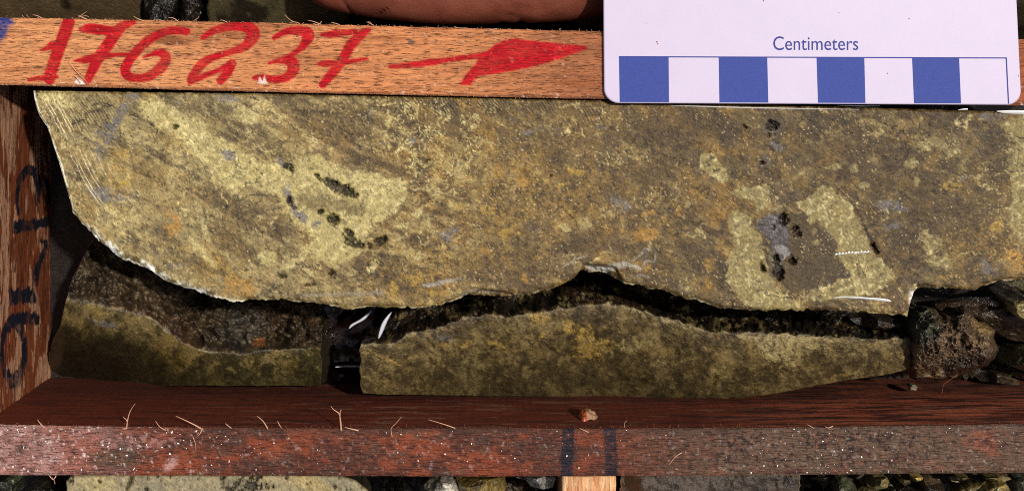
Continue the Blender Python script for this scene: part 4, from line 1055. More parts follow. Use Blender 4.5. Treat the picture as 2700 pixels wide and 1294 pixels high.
# puddle in the gap between the two lower pieces
nx_, ny_ = 90, 90
gx, gy = np.meshgrid(np.linspace(820, 1090, nx_), np.linspace(680, 1035, ny_))
dome = stroke(gx, gy, [(1045, 770, 16), (1015, 820, 22), (1000, 890, 18)], 16) * .30 + stroke(gx, gy, [(965, 770, 14), (935, 825, 24), (905, 845, 10)], 14) * .22 + stroke(gx, gy, [(890, 968, 12), (960, 968, 12)], 10) * .12
zz_ = -4.35 + dome + 0.03 * fb(gx, gy, 50, 601)
wx, wy = U(gx, gy, zz_)
pud = mesh_obj("puddle", np.stack([wx, wy, zz_], -1).reshape(-1, 3), grid_faces(ny_, nx_), M_puddle)
setp(pud, "dark glossy puddle in the gap between the two lower core pieces", "puddle")
for L, zc in (([(1032, 822, 3), (1014, 848, 13), (1003, 876, 11), (998, 892, 3)], -1.7), ([(978, 820, 3), (955, 842, 13), (930, 856, 12), (920, 866, 3)], -2.4), ([(885, 968, 4), (920, 966, 9), (950, 967, 7)], -3.2)):  # pale raised ribbons added as sky reflections above the puddle
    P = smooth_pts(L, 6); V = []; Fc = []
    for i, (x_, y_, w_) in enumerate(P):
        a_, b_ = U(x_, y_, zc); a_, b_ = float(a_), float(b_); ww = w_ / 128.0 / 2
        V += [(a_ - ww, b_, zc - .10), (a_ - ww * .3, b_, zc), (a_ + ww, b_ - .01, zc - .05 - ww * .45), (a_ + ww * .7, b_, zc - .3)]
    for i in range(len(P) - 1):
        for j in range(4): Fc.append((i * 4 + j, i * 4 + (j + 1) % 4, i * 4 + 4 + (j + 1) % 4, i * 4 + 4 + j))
    o = mesh_obj("painted_glint", V, Fc, plain_mat("painted_sky_reflection", (205, 205, 215), .4, .5)); fixn(o); o.parent = pud

# ------------------------------------------------------------------ far channel (top of the picture)
def plain_col(c, seed, v=.35):
    def f(X, Y):
        n = fb(X, Y, 40, seed, 5); m_ = fb(X, Y, 120, seed + 1, 3)
        C = np.broadcast_to(lin(c), X.shape + (3,)) * (1 + v * n + .2 * m_)[..., None]
        C = mixc(C, lin((16, 13, 9)), .85 * sst(.25, .45, fb(X, Y, 55, seed + 2, 4)))
        return C
    return f
def far_core(x0, x1, seed, c, lab, y0=-560, zt=-2.0, near=None):
    xs_ = np.arange(x0, x1, 9.0)
    rr_ = interp([(x0, y0 + 60), (x0 + 60, y0), (x1 - 60, y0), (x1, y0 + 60)])
    nb_ = near or interp([(x0, 60), (x0 + 40, 128), (x1 - 40, 128), (x1, 60)])
    zf = lambda X, Y: zt - 1.6 * (np.abs(Y + 220) / 350.0) ** 2.4 + 0.03 * fb(X, Y, 30, seed + 5)
    o = column_rock("core_piece", xs_, rr_, nb_, zf, plain_col(c, seed), -4.68, M_cut2, jag=(4, 4), vstep=9.0, prof=lambda t_: -0.5 * t_, skirt_col=(40, 34, 24), bevel_col=(60, 52, 36), seed=seed, skirt_rough=.1, bevel_w=0, nk=6)
    setp(o, lab, "drill core"); return o
far_core(-160, 372, 701, (72, 60, 40), "dim round olive core piece behind the red figures 1, 7 and 6")
far_core(548, 1290, 711, (72, 66, 44), "dim round olive core piece reaching under the thumb")
for P, lb, sd, c in (([(372, 20), (380, -60), (440, -90), (480, -40), (470, 40), (430, 110), (385, 110)], "dark stone left of the pair in the far channel above figure 2", 721, (28, 24, 19)),
                     ([(470, 60), (480, -50), (520, -100), (555, -60), (552, 40), (530, 110), (490, 112)], "dark stone right of the pair in the far channel above figure 2", 722, (34, 30, 26))):
    o = outline_rock("rock", P, -3.8, -3.0, -4.6, rcol(c, tuple(int(q * 1.6) for q in c), tuple(int(q * .5) for q in c), sd), M_rough, sd, rough=.25, facets=3, nth=90, nr=26)
    setp(o, lb, "rock")
far_core(1330, 2900, 731, (48, 40, 28), "dark core piece in the far channel beneath the hand and scale card")

# ------------------------------------------------------------------ near channel (bottom of the picture)
N1_top = interp([(178, 1272), (190, 1258), (300, 1257), (860, 1257), (905, 1262), (935, 1272), (965, 1296), (985, 1330)])
N1_bot = interp([(178, 1500), (200, 1760), (850, 1780), (985, 1700)])
def n1_h(X, Y):
    h_ = sst(.48, .6, fb(X, Y, 14, 803, 4) + .55 * (ell(X, Y, 645, 1275, 50, 40, 0, .7) + .6 * ell(X, Y, 760, 1262, 20, 10, 0, .7) + .5 * ell(X, Y, 420, 1290, 40, 20, 0, .7)))
    return np.maximum(h_, stroke(X, Y, [(350, 1244, 8), (343, 1270, 9), (334, 1290, 4)], 2))
def N1_col(X, Y):
    n = fb(X, Y, 50, 801, 5); f_ = fb(X, Y, 10, 802, 3)
    C = np.broadcast_to(lin((142, 130, 100)), X.shape + (3,)).copy()
    C = mixc(C, lin((184, 168, 112)), .6 * np.maximum(ell(X, Y, 255, 1270, 50, 30, 20, .7), sst(.1, .5, n) * .7))
    C = mixc(C, lin((124, 118, 92)), .6 * sst(.0, .5, -n)); C = mixc(C, lin((170, 148, 90)), .6 * ell(X, Y, 820, 1275, 70, 26, 30, .6))
    C = mixc(C, lin((34, 30, 24)), .9 * n1_h(X, Y))
    return C * (1 + .3 * f_ + .3 * wn(X, Y, 85, 3.4))[..., None]
def N1_z(X, Y):
    return -0.10 + .02 * fb(X, Y, 14, 804) - .18 * n1_h(X, Y)
xsN = np.concatenate([np.linspace(178, 200, 12, endpoint=False), np.arange(200, 985, 3.5)])
o = column_rock("half_core", xsN, N1_top, N1_bot, N1_z, N1_col, -4.4, M_cut, jag=(2, 2), vstep=4.5, prof=lambda t_: -.9 * t_ ** 1.4, skirt_col=(60, 52, 38), bevel_col=(130, 120, 90), seed=810, skirt_rough=.1, nk=8)
setp(o, "pale khaki pitted half core in the near channel below the wet rail at left", "drill core")

N2_col = lambda X, Y: plain_col((62, 50, 38), 821, .6)(X, Y) * (1 + .5 * sst(.3, .5, fb(X, Y, 9, 823, 3)) * ell(X, Y, 2020, 1280, 90, 40, 0, .6))[..., None]
o = column_rock("core_piece", np.arange(1640, 2106, 3.5), interp([(1640, 1254), (2106, 1254)]), interp([(1640, 1700), (2106, 1740)]), lambda X, Y: -.5 + .1 * fb(X, Y, 40, 822, 5, .65) - .35 * (1 - sst(1640, 1700, X + 10 * fb(Y, Y * 0, 20, 3))), N2_col, -4.5, M_cut2, jag=(1, 2), vstep=5, prof=lambda t_: -.3 * t_, seed=825, nk=6)
setp(o, "dark rough core piece right of the pale wooden peg in the near channel", "drill core")

near = [
    ([(-60, 1240), (20, 1238), (48, 1246), (58, 1275), (40, 1310), (-50, 1320)], -2.2, -1.5, (52, 54, 40), "dark stone in the bottom left corner of the near channel", 831, .2),
    ([(18, 1244), (30, 1238), (42, 1248), (46, 1268), (34, 1278), (22, 1268)], -1.6, -1.25, (132, 140, 104), "small pale green stone in the bottom left corner", 832, .08),
    ([(50, 1300), (90, 1268), (150, 1262), (172, 1300), (165, 1380), (60, 1380)], -3.2, -2.6, (40, 38, 28), "blackish stone in the dark gap left of the pale half core", 833, .2),
    ([(1108, 1300), (1112, 1275), (1128, 1255), (1160, 1244), (1205, 1262), (1218, 1300), (1220, 1360), (1120, 1370)], -1.8, -1.0, (112, 108, 92), "grey stone with a pale crest, first past the gap by the pale half core", 834, .16),
    ([(1200, 1262), (1215, 1242), (1262, 1238), (1330, 1246), (1335, 1285), (1300, 1350), (1225, 1340)], -1.7, -1.0, (112, 94, 50), "olive gold stone between the two grey stones", 835, .18),
    ([(1290, 1290), (1340, 1252), (1390, 1262), (1420, 1290), (1430, 1360), (1300, 1370)], -2.6, -2.0, (58, 48, 32), "dark brown stone in front of the white streaked stone", 836, .16),
    ([(1352, 1248), (1395, 1240), (1450, 1240), (1466, 1256), (1458, 1284), (1432, 1290), (1400, 1282), (1385, 1262)], -1.6, -1.1, (128, 128, 120), "grey stone with white streaks beside the wooden peg", 837, .12),
    ([(2200, 1262), (2225, 1245), (2250, 1262), (2262, 1300), (2250, 1350), (2215, 1350), (2205, 1300)], -1.7, -1.3, (74, 76, 56), "green grey stone, leftmost of the rubble at bottom right", 838, .12),
    ([(2292, 1278), (2305, 1262), (2338, 1254), (2346, 1272), (2338, 1286), (2310, 1290)], -1.4, -.95, (170, 150, 96), "small bright tan stone in the rubble at bottom right", 839, .07),
    ([(2252, 1300), (2275, 1280), (2320, 1295), (2330, 1340), (2260, 1350)], -1.7, -1.3, (108, 98, 60), "olive stone below the small bright tan stone", 840, .1),
    ([(2332, 1290), (2350, 1275), (2362, 1290), (2360, 1330), (2335, 1330)], -1.8, -1.4, (92, 96, 74), "narrow green stone right of the small bright tan stone", 841, .08),
    ([(2368, 1252), (2385, 1242), (2400, 1250), (2402, 1272), (2385, 1280), (2372, 1268)], -1.5, -1.1, (130, 112, 66), "brown oval stone touching the wet rail in the rubble", 842, .07),
    ([(2402, 1244), (2420, 1240), (2434, 1248), (2432, 1264), (2415, 1270), (2404, 1258)], -1.3, -.95, (196, 160, 84), "golden stone touching the wet rail in the rubble", 843, .06),
    ([(2372, 1290), (2395, 1278), (2430, 1300), (2436, 1350), (2380, 1350)], -1.8, -1.3, (96, 80, 60), "brown grey stone in front of the golden stone", 844, .1),
    ([(2434, 1262), (2452, 1250), (2478, 1262), (2492, 1290), (2480, 1340), (2440, 1320)], -1.7, -1.2, (88, 74, 56), "taupe stone left of the striped stone in the rubble", 845, .1),
    ([(2500, 1248), (2560, 1240), (2590, 1244), (2560, 1256), (2530, 1272), (2510, 1268)], -1.5, -1.1, (120, 104, 60), "long flat khaki stone against the wet rail near the right corner", 846, .08),
    ([(2510, 1300), (2545, 1268), (2600, 1262), (2645, 1272), (2660, 1310), (2620, 1370), (2530, 1370)], -1.7, -1.15, (104, 92, 50), "large olive stone in the bottom right rubble", 847, .12),
    ([(2585, 1294), (2620, 1276), (2652, 1274), (2664, 1292), (2656, 1330), (2600, 1340)], -1.15, -.75, (200, 172, 100), "bright straw coloured stone on top of the large olive stone", 848, .08),
    ([(2588, 1250), (2615, 1240), (2650, 1246), (2668, 1262), (2640, 1272), (2606, 1266)], -1.4, -1.0, (176, 152, 84), "yellow brown stone beside the rail near the right corner", 849, .08),
    ([(2672, 1262), (2690, 1250), (2760, 1250), (2800, 1300), (2760, 1360), (2690, 1340)], -2.0, -1.5, (72, 76, 60), "dark grey green stone in the bottom right corner", 850, .14),
    ([(2130, 1252), (2165, 1242), (2205, 1246), (2215, 1262), (2180, 1268), (2145, 1262)], -2.2, -1.8, (74, 64, 46), "dark brown stone under the rail edge in the gap at bottom right", 851, .1),
    ([(2120, 1300), (2160, 1280), (2200, 1290), (2205, 1340), (2130, 1350)], -3.2, -2.8, (50, 42, 32), "blackish stone deep in the gap right of the rough core piece", 852, .14),
]
for P, zr, zt, c, lb, sd, rg in near:
    if zt > -1.9: zr, zt = zr + .75, zt + .75; P = [(p[0], max(p[1], 1257)) for p in P]
    c = np.array(c)
    ex = None
    if sd == 834: ex = lambda C, X, Y: mixc(C, lin((214, 206, 188)), .95 * poly(X + 3 * fb(X, Y, 10, 5), Y, [(1148, 1244), (1165, 1244), (1195, 1262), (1216, 1292), (1200, 1310), (1180, 1296)], 3))
    if sd == 837: ex = lambda C, X, Y: mixc(C, lin((190, 188, 180)), .8 * sst(.1, .35, fb(X + Y, Y - X * .5, 16, 6, 4)))
    o = outline_rock("rock", P, zr, zt, zr - 1.2, rcol(tuple(c), tuple(np.minimum(c * 1.35, 240)), tuple(c * .5), sd, ex), M_rough, sd, rough=rg, facets=4, nth=100, nr=30)
    setp(o, lb, "rock", "loose stones in the near channel")
# fine gravel bed under the rubble
rs = np.random.RandomState(5); parts = []
ico = [(0, 0, 1), (1, 0, 0), (0, 1, 0), (-1, 0, 0), (0, -1, 0), (0, 0, -1)]
ifc = [(0, 1, 2), (0, 2, 3), (0, 3, 4), (0, 4, 1), (5, 2, 1), (5, 3, 2), (5, 4, 3), (5, 1, 4)]
Vs = []; Fs = []; Cs = []; n = 0
for k_ in range(1500):
    if k_ < 800: px_, py_, z_ = 2100 + rs.rand() * 700, 1235 + rs.rand() * 330, -2.6 - rs.rand() * 1.8
    elif k_ < 1150: px_, py_, z_ = 1000 + rs.rand() * 470, 1235 + rs.rand() * 330, -3.2 - rs.rand() * 1.2
    else: px_, py_, z_ = 2350 + rs.rand() * 500, 880 + rs.rand() * 170, -4.0 - rs.rand() * .6
    X_, Y_ = U(px_, py_, z_)
    if k_ >= 1150: Y_ = max(Y_, -7.3)
    s_ = .06 + .2 * rs.rand() ** 2
    v_ = np.array(ico, float) * s_ * (0.6 + .8 * rs.rand(6, 3)) * (0.7 + .6 * rs.rand(3)) + rs.randn(6, 3) * s_ * .15
    Vs.append(v_ + [X_, Y_, z_]); Fs += [tuple(i + n for i in f) for f in ifc]; n += 6
    Cs.append(np.tile(lin((70, 60, 42)) * (.4 + 1.1 * rs.rand()), (6, 1)))
gr = mesh_obj("gravel", np.concatenate(Vs), Fs, M_rough, None, np.concatenate(Cs), smooth=False)
setp(gr, "fine dark rock chips lying in the channels of the tray", "gravel", kind="stuff")

# wooden peg in the near channel
px0, px1 = 1482, 1624
xs_ = np.linspace(px0, px1, 60); ys_ = np.concatenate([[1256.5], np.linspace(1258, 1640, 110)])
X, Y = np.meshgrid(xs_, ys_)
edge = np.minimum(X - px0, px1 - X)
Zp = -0.25 - .03 * (1 - sst(0, 5, edge)) + .012 * fb(X * 3, Y * .3, 14, 861, 4)
wx, wy = U(X + 1.2 * fb(Y, Y * 0, 20, 5) * (edge < 3), Y, Zp)
Cp = np.broadcast_to(lin((216, 164, 116)), X.shape + (3,)).copy()
Cp = mixc(Cp, lin((238, 200, 154)), .7 * sst(0, .4, fb(X * 3, Y * .4, 30, 862)))
Cp = mixc(Cp, lin((176, 112, 70)), .6 * sst(.1, .5, fb(X * 2.5, Y * .35, 24, 863, 5)))
Cp = mixc(Cp, lin((196, 120, 70)), .5 * sst(1285, 1300, Y))
V = np.stack([wx, wy, Zp], -1); nr_, nc_ = V.shape[:2]
idx = np.arange(nr_ * nc_).reshape(nr_, nc_)
loop = np.concatenate([idx[-1, :], idx[-2:0:-1, -1], idx[0, ::-1], idx[1:-1, 0]])
Vt = V.reshape(-1, 3); low = Vt[loop].copy(); low[:, 2] = FLOOR + .02
fcs = np.concatenate([grid_faces(nr_, nc_), np.stack([loop, np.arange(len(loop)) + len(Vt), np.roll(np.arange(len(loop)) + len(Vt), -1), np.roll(loop, -1)], -1)])
inkp = np.zeros(len(Vt) + len(loop))
o = mesh_obj("wooden_peg", np.concatenate([Vt, low]), fcs, M_wood_peg, None, np.concatenate([Cp.reshape(-1, 3), np.tile(lin((190, 140, 96)), (len(loop), 1))]), {"red": inkp, "ink": inkp})
setp(o, "pale wooden spacer peg standing between the two black marker bars on the wet rail", "wooden peg")

# ------------------------------------------------------------------ splinters, nail, glint chips (parts of the tray's rails)
def tube(pts, r0, r1, n=5):
    """pts world cm; tapered tube"""
    pts = np.array(pts, float); k_ = len(pts); V = []; Fc = []
    for i in range(k_):
        t_ = pts[min(i + 1, k_ - 1)] - pts[max(i - 1, 0)]; t_ /= np.linalg.norm(t_) + 1e-9
        a = np.cross(t_, (0.3, .1, 1)); a /= np.linalg.norm(a) + 1e-9; b_ = np.cross(t_, a)
        r = r0 + (r1 - r0) * i / (k_ - 1)
        for j in range(n):
            w = 2 * np.pi * j / n
            V.append(pts[i] + r * (math.cos(w) * a + math.sin(w) * b_))
    for i in range(k_ - 1):
        for j in range(n): Fc.append((i * n + j, i * n + (j + 1) % n, (i + 1) * n + (j + 1) % n, (i + 1) * n + j))
    Fc.append(tuple(range(n))[::-1]); Fc.append(tuple((k_ - 1) * n + j for j in range(n)))
    return np.array(V), Fc
rs_s = np.random.RandomState(77)
def splinter(parent, pts, r0=.022, r1=.006, mat=None, name="splinter"):
    r0 *= .62; r1 = min(r1, .0035)
    pts = [(x + rs_s.randn() * 1.3 * (0 < i), y + rs_s.randn() * 1.3 * (0 < i), z) for i, (x, y, z) in enumerate(pts)]
    W_ = []
    for (x, y, z) in smooth_pts(pts, 4):
        a, b_ = U(x, y, z); W_.append((float(a), float(b_), z))
    V, Fc = tube(W_, r0, r1)
    o = mesh_obj(name, V, Fc, mat or M_splinter)
    o.parent = parent
    return o
for pts, r in (([(230, 52, -.02), (215, 45, .1), (205, 43, .18)], .03), ([(205, 48, -.02), (218, 38, .12), (229, 30, .22)], .03), ([(212, 46, 0), (225, 40, .1), (236, 45, .1)], .02),
               ([(112, 49, -.02), (98, 43, .1), (88, 40, .14)], .025), ([(76, 48, 0), (71, 40, .1)], .02), ([(64, 48, 0), (60, 43, .1)], .015), ([(380, 56, -.02), (365, 49, .1), (352, 43, .16)], .03), ([(470, 58, -.02), (458, 50, .1), (444, 47, .16)], .028),
               ([(512, 55, 0), (522, 48, .1), (525, 44, .14)], .025), ([(430, 56, 0), (417, 52, .06)], .02), ([(600, 60, 0), (585, 54, .1), (582, 53, .14)], .02), ([(782, 62, -.02), (765, 52, .1), (747, 37, .18)], .022), ([(790, 63, -.02), (778, 59, .06), (762, 58, .08)], .02),
               ([(845, 65, 0), (828, 58, .1), (812, 54, .14)], .024), ([(848, 57, .05), (838, 64, .08), (826, 62, .1)], .016), ([(895, 66, 0), (884, 63, .06), (874, 61, .1)], .02), ([(986, 68, 0), (976, 62, .08), (967, 57, .12)], .02), ([(982, 67, 0), (974, 60, .1), (970, 57, .1)], .014),
               ([(1094, 72, .0), (1094, 84, .03), (1092, 98, .02)], .01), ([(1229, 75, 0), (1212, 73, .04), (1200, 74, .05)], .02), ([(1204, 73, 0), (1196, 69, .05)], .018), ([(1310, 76, 0), (1296, 78, .04), (1288, 77, .05)], .018), ([(1478, 81, 0), (1473, 79, .05)], .016), ([(1398, 80, 0), (1388, 80, .03)], .014),
               ([(180, 163, .02), (203, 190, .06), (222, 212, .08), (234, 224, .02)], .02), ([(212, 220, .02), (203, 205, .08), (197, 200, .1)], .03), ([(1190, 252, .0), (1180, 244, .04), (1172, 240, .05)], .015)):
    splinter(rail_top, pts, r * .8, .004)
# shavings lying on the lower edge of the top rail
rs = np.random.RandomState(3)
Vs, Fs, n = [], [], 0
for k_ in range(420):
    x = rs.rand() * 1600 - 10
    side = rs.rand() < .5
    y = (RT_top(x) + 1 if side else RT_bot(x) - 2) + rs.randn() * 1.2
    a = rs.randn() * .5; L = 3 + 8 * rs.rand() ** 2
    P = [(x, y, -.02), (x + L * math.cos(a) * .6, y + L * math.sin(a) * .4 - (2 if side else -1), .02 + .03 * rs.rand())]
    W_ = []
    for (p, q, z) in P: a_, b_ = U(p, q, z); W_.append((float(a_), float(b_), z))
    V, Fc = tube(W_, .008, .003, 3); Vs.append(V); Fs += [tuple(i + n for i in f) for f in Fc]; n += len(V)
o = mesh_obj("edge_fuzz", np.concatenate(Vs), Fs, M_splinter); o["kind"] = "stuff"; o.parent = rail_top
for pts, r in (([(333, 1132, -.02), (338, 1100, .1), (345, 1080, .2), (356, 1062, .3)], .026), ([(336, 1112, .06), (330, 1104, .12), (325, 1098, .14)], .018), ([(532, 1130, -.02), (510, 1116, .1), (485, 1106, .16), (463, 1096, .2)], .03), ([(534, 1128, 0), (528, 1142, .04), (520, 1150, .02)], .02),
               ([(508, 1150, .02), (514, 1170, .04), (516, 1190, .02)], .014), ([(118, 1128, 0), (104, 1114, .1), (100, 1104, .14)], .024), ([(438, 1134, 0), (420, 1124, .08), (412, 1111, .12)], .022), ([(610, 1128, 0), (598, 1118, .08), (594, 1117, .1)], .02), ([(706, 1130, 0), (692, 1110, .1), (676, 1097, .16)], .026),
               ([(742, 1128, 0), (736, 1114, .08), (733, 1108, .1)], .018), ([(900, 1136, -.02), (898, 1110, .12), (893, 1090, .2), (880, 1078, .26), (875, 1070, .3)], .034), ([(896, 1098, .18), (899, 1082, .24), (901, 1077, .26)], .022), ([(945, 1134, .0), (925, 1132, .05), (908, 1125, .08)], .03), ([(1200, 1128, 0), (1170, 1118, .08), (1130, 1106, .14)], .02),
               ([(1552, 1139, .02), (1540, 1134, .05), (1528, 1129, .05)], .018), ([(1647, 1126, 0), (1649, 1115, .1), (1654, 1107, .14)], .012), ([(1034, 1150, 0), (1032, 1130, .06), (1042, 1112, .1), (1058, 1098, .12)], .016), ([(2196, 1122, 0), (2186, 1128, .05), (2176, 1124, .06)], .022), ([(2146, 1128, 0), (2130, 1120, .06)], .016),
               ([(1798, 1192, .02), (1780, 1205, .06), (1764, 1228, .02)], .018), ([(148, 1253, -.05), (140, 1262, -.02), (128, 1250, .0)], .02), ([(145, 1275, -.3), (142, 1262, -.12), (128, 1255, .0)], .02)):
    splinter(rail_bot, pts, r, .005, M_splinter)
# fibres standing off the near rail, and small chips on it, tilted to glint like drops
Vs, Fs, n = [], [], 0
for k_ in range(600):
    x = rs.rand() * 2700
    y = (RB_top(x) + 1) + rs.randn() * 1.5 if rs.rand() < .7 else RB_bot(x) - 2
    L = 4 + 10 * rs.rand() ** 3; a = -1.2 + rs.randn() * .7
    P = [(x, y, -.03), (x + L * math.cos(a) * .6, y + L * math.sin(a), .03 + .04 * rs.rand())]
    W_ = []
    for (p, q, z) in P: a_, b_ = U(p, q, z); W_.append((float(a_), float(b_), z))
    V, Fc = tube(W_, .007, .002, 3); Vs.append(V); Fs += [tuple(i + n for i in f) for f in Fc]; n += len(V)
o = mesh_obj("edge_fuzz", np.concatenate(Vs), Fs, M_fuzz); o["kind"] = "stuff"; o.parent = rail_bot
# drops: low faceted-free caps
def cap(cx, cy, z, r, hgt, n=8, m_=3):
    V = [(cx, cy, z + hgt)]; Fc = []
    for i in range(1, m_ + 1):
        q = i / m_ * math.pi / 2
        for j in range(n):
            w = 2 * math.pi * j / n
            V.append((cx + r * math.sin(q) * math.cos(w), cy + r * math.sin(q) * math.sin(w), z + hgt * math.cos(q)))
    for j in range(n): Fc.append((0, 1 + j, 1 + (j + 1) % n))
    for i in range(m_ - 1):
        for j in range(n): Fc.append((1 + i * n + j, 1 + (i + 1) * n + j, 1 + (i + 1) * n + (j + 1) % n, 1 + i * n + (j + 1) % n))
    return V, Fc
Vs, Fs, n = [], [], 0
cnt = 0
HV = (SUN + Vector((0, .2, .96)).normalized()).normalized()
while cnt < 1900:
    x = rs.rand() * 2700
    dens = max(.95 * math.exp(-((x - 60) / 260) ** 2), .40 * math.exp(-((x - 500) / 350) ** 2), .6 * math.exp(-((x - 2200) / 200) ** 2), .12)
    if rs.rand() > dens: continue
    y = RB_top(x) + 4 + rs.rand() * 118
    a_, b_ = U(x, y, 0); r = .005 + .015 * rs.rand() ** 3
    vx = Vector((-float(a_), -float(b_), H)).normalized()
    hv = (SUN + vx).normalized()
    sp_ = .14 if rs.rand() < .3 else .5
    nv = Vector((hv.x + sp_ * rs.randn(), hv.y + sp_ * rs.randn(), max(hv.z, .3))).normalized()  # faces turned between sun and lens, shaped to glint
    u_ = nv.cross(Vector((0.3, 1, 0))).normalized(); v_ = nv.cross(u_)
    c_ = Vector((float(a_), float(b_), .004 + r * .45)); k_ = 5; base = []; top = []; asp = .6 + .9 * rs.rand()
    for j in range(k_):
        w = 2 * math.pi * j / k_ + rs.rand() * .7; rr_ = r * (.5 + .9 * rs.rand())
        p = c_ + u_ * (math.cos(w) * rr_ * asp) + v_ * (math.sin(w) * rr_ / asp)
        top.append(tuple(p)); base.append((c_.x + (p.x - c_.x) * 1.25, c_.y + (p.y - c_.y) * 1.25, -.03))
    Vs.append(np.array(top + base)); Fs.append(tuple(i + n for i in range(k_)))
    for j in range(k_): Fs.append((n + j, n + k_ + j, n + k_ + (j + 1) % k_, n + (j + 1) % k_))
    n += 2 * k_; cnt += 1
m, t, b = base_mat("glint_fleck")
b.inputs['Base Color'].default_value = (*lin((96, 56, 40)), 1); b.inputs['Roughness'].default_value = .36; b.inputs['Coat Weight'].default_value = 1; b.inputs['Coat Roughness'].default_value = .32
b.inputs['Specular IOR Level'].default_value = 1.0
o = mesh_obj("glint_flecks", np.concatenate(Vs), Fs, m, smooth=False); fixn(o); o["kind"] = "stuff"; o.parent = rail_bot

# glue blob / nail head on the inner face of the near rail
yr = U(1548, 1129, 0)[1]
blx = U(1548, 1100, -1.0)[0]
k_, j_ = 14, 28
V = []; 
for i in range(k_ + 1):
    q = i / k_ * math.pi / 2
    for j in range(j_):
        w = 2 * math.pi * j / j_
        rr_ = 1 + .12 * math.sin(3 * w + 1) + .08 * math.sin(7 * w)
        V.append((float(blx) + .19 * rr_ * math.sin(q) * math.cos(w), float(yr) + .01 + .16 * math.cos(q) + .02 * math.sin(5 * w + i), -1.0 + .36 * rr_ * math.sin(q) * math.sin(w)))
Fc = [(i * j_ + j, (i + 1) * j_ + j, (i + 1) * j_ + (j + 1) % j_, i * j_ + (j + 1) % j_) for i in range(k_) for j in range(j_)]
V = np.array(V)
cc = np.broadcast_to(lin((170, 130, 96)), V.shape).copy(); cc[V[:, 0] < float(blx) - .02] = lin((168, 74, 34))
o = mesh_obj("resin_blob", V, Fc, M_rough, None, cc); o["label"] = "orange and cream lump stuck to the inner face of the rail"; o.parent = rail_bot

# hair-thin fibre at right
splinter(tray, [(2484, 1040, -1.0), (2488, 1015, -.9), (2502, 1003, -.9), (2525, 985, -.9)], .006, .004, M_fuzz, "wood_fibre").location = -Vector(tray.location)

# low water ridges on the big slab, their glints painted pale
def ridge(parent, pts, w, hgt, z0=-.135):
    """low water ridge following pixel points; three-sided with flat flanks"""
    P = smooth_pts(pts, 5); V = []; Fc = []
    k_ = len(P)
    for i, (x, y, s) in enumerate(P):
        a, b_ = U(x, y, z0); a, b_ = float(a), float(b_)
        ww = w * s
        V += [(a, b_ + ww, z0), (a, b_ - ww * .35, z0 + hgt * s), (a, b_ - ww * .7, z0)]
    for i in range(k_ - 1):
        for j in range(2): Fc.append((i * 3 + j, i * 3 + j + 1, i * 3 + 3 + j + 1, i * 3 + 3 + j))
    o = mesh_obj("glint_ridge", V, Fc, M_water_and_glint); o.parent = parent; return o
M_glint = plain_mat("painted_glint", (205, 205, 200), .12, 1.0, coat=1.0)  # pale opaque colour puts the glint into the water ridges
M_water_and_glint = M_glint
ridge(slab, [(2196, 785, .3), (2230, 783, .9), (2280, 786, 1.0), (2330, 791, 1.4), (2350, 794, .3)], .022, .0075)
for k_ in range(11):
    x = 2205 + k_ * 8.2
    ridge(slab, [(x - 4, 671 - k_ * .6, .3), (x, 670 - k_ * .6 + rs.randn(), 1 + .5 * rs.rand()), (x + 4, 669 - k_ * .6, .3)], .02, .007)
ridge(slab, [(1770, 279, .3), (1850, 281, .8), (1950, 284, .9), (2060, 286, .8), (2265, 289, .3)], .014, .005)
ridge(slab, [(2526, 291, .3), (2540, 289, .9), (2552, 289, .3)], .02, .006)
ridge(slab, [(2628, 294, .3), (2650, 296, 1.2), (2690, 297, 1.5), (2760, 299, 1.2)], .03, .010)
ridge(slab, [(2208, 278, .3), (2260, 280, .8), (2320, 280, .3)], .012, .004)

# ------------------------------------------------------------------ scale card
card = empty("scale_card", "white plastic scale card with blue Centimeters bar lying across rail and half core", "scale card", (8, 0, .03))
TL, TR, BR, BL = (1588, -420), (2661, -420), (2694, 277), (1593, 272)
def card_pt(u, v):     # bilinear in photo pixels
    a = np.array(TL) * (1 - u) * (1 - v) + np.array(TR) * u * (1 - v) + np.array(BR) * u * v + np.array(BL) * (1 - u) * v
    return a
ZT, ZB = .115, .035
out = []
Lx, Ly = 8.5, 5.45; R_ = .30
for cxu, cyv, a0 in ((R_ / Lx, 1 - R_ / Ly, 90), (R_ / Lx, R_ / Ly, 180), (1 - R_ / Lx, R_ / Ly, 270), (1 - R_ / Lx, 1 - R_ / Ly, 0)):
    for s_ in range(9):
        a = math.radians(a0 + s_ * 90 / 8)
        out.append((cxu + R_ / Lx * math.cos(a), cyv + R_ / Ly * math.sin(a)))
# order is anticlockwise in (u right, v down) -> build loops
def loop3(ins, z):
    L = []
    for (u, v) in out:
        du, dv = (.5 - u), (.5 - v)
        u2 = u + np.sign(du) * min(abs(du), ins / Lx); v2 = v + np.sign(dv) * min(abs(dv), ins / Ly)
        p = card_pt(u2, v2); a, b_ = U(p[0], p[1], ZT); L.append((float(a), float(b_), z))
    return L
loops = [loop3(.0, ZB), loop3(0, ZT - .02), loop3(.012, ZT - .004), loop3(.03, ZT)]
V = sum(loops, []); n = len(out); Fc = []
for l in range(3):
    for j in range(n): Fc.append((l * n + j, l * n + (j + 1) % n, (l + 1) * n + (j + 1) % n, (l + 1) * n + j))
Fc.append(tuple(3 * n + j for j in range(n))); Fc.append(tuple(range(n))[::-1])
o = mesh_obj("card_sheet", V, Fc, M_card, smooth=False); fixn(o); put(card, o)
def qsheet(name, P, z=ZT + .003, mat=M_print, sub=1):
    V = []
    for p in P: a, b_ = U(p[0], p[1], z); V.append((float(a), float(b_), z))
    o = mesh_obj(name, V, [(3, 2, 1, 0)] if len(P) == 4 else [tuple(range(len(P)))[::-1]], mat, smooth=False); fixn(o); return put(card, o)
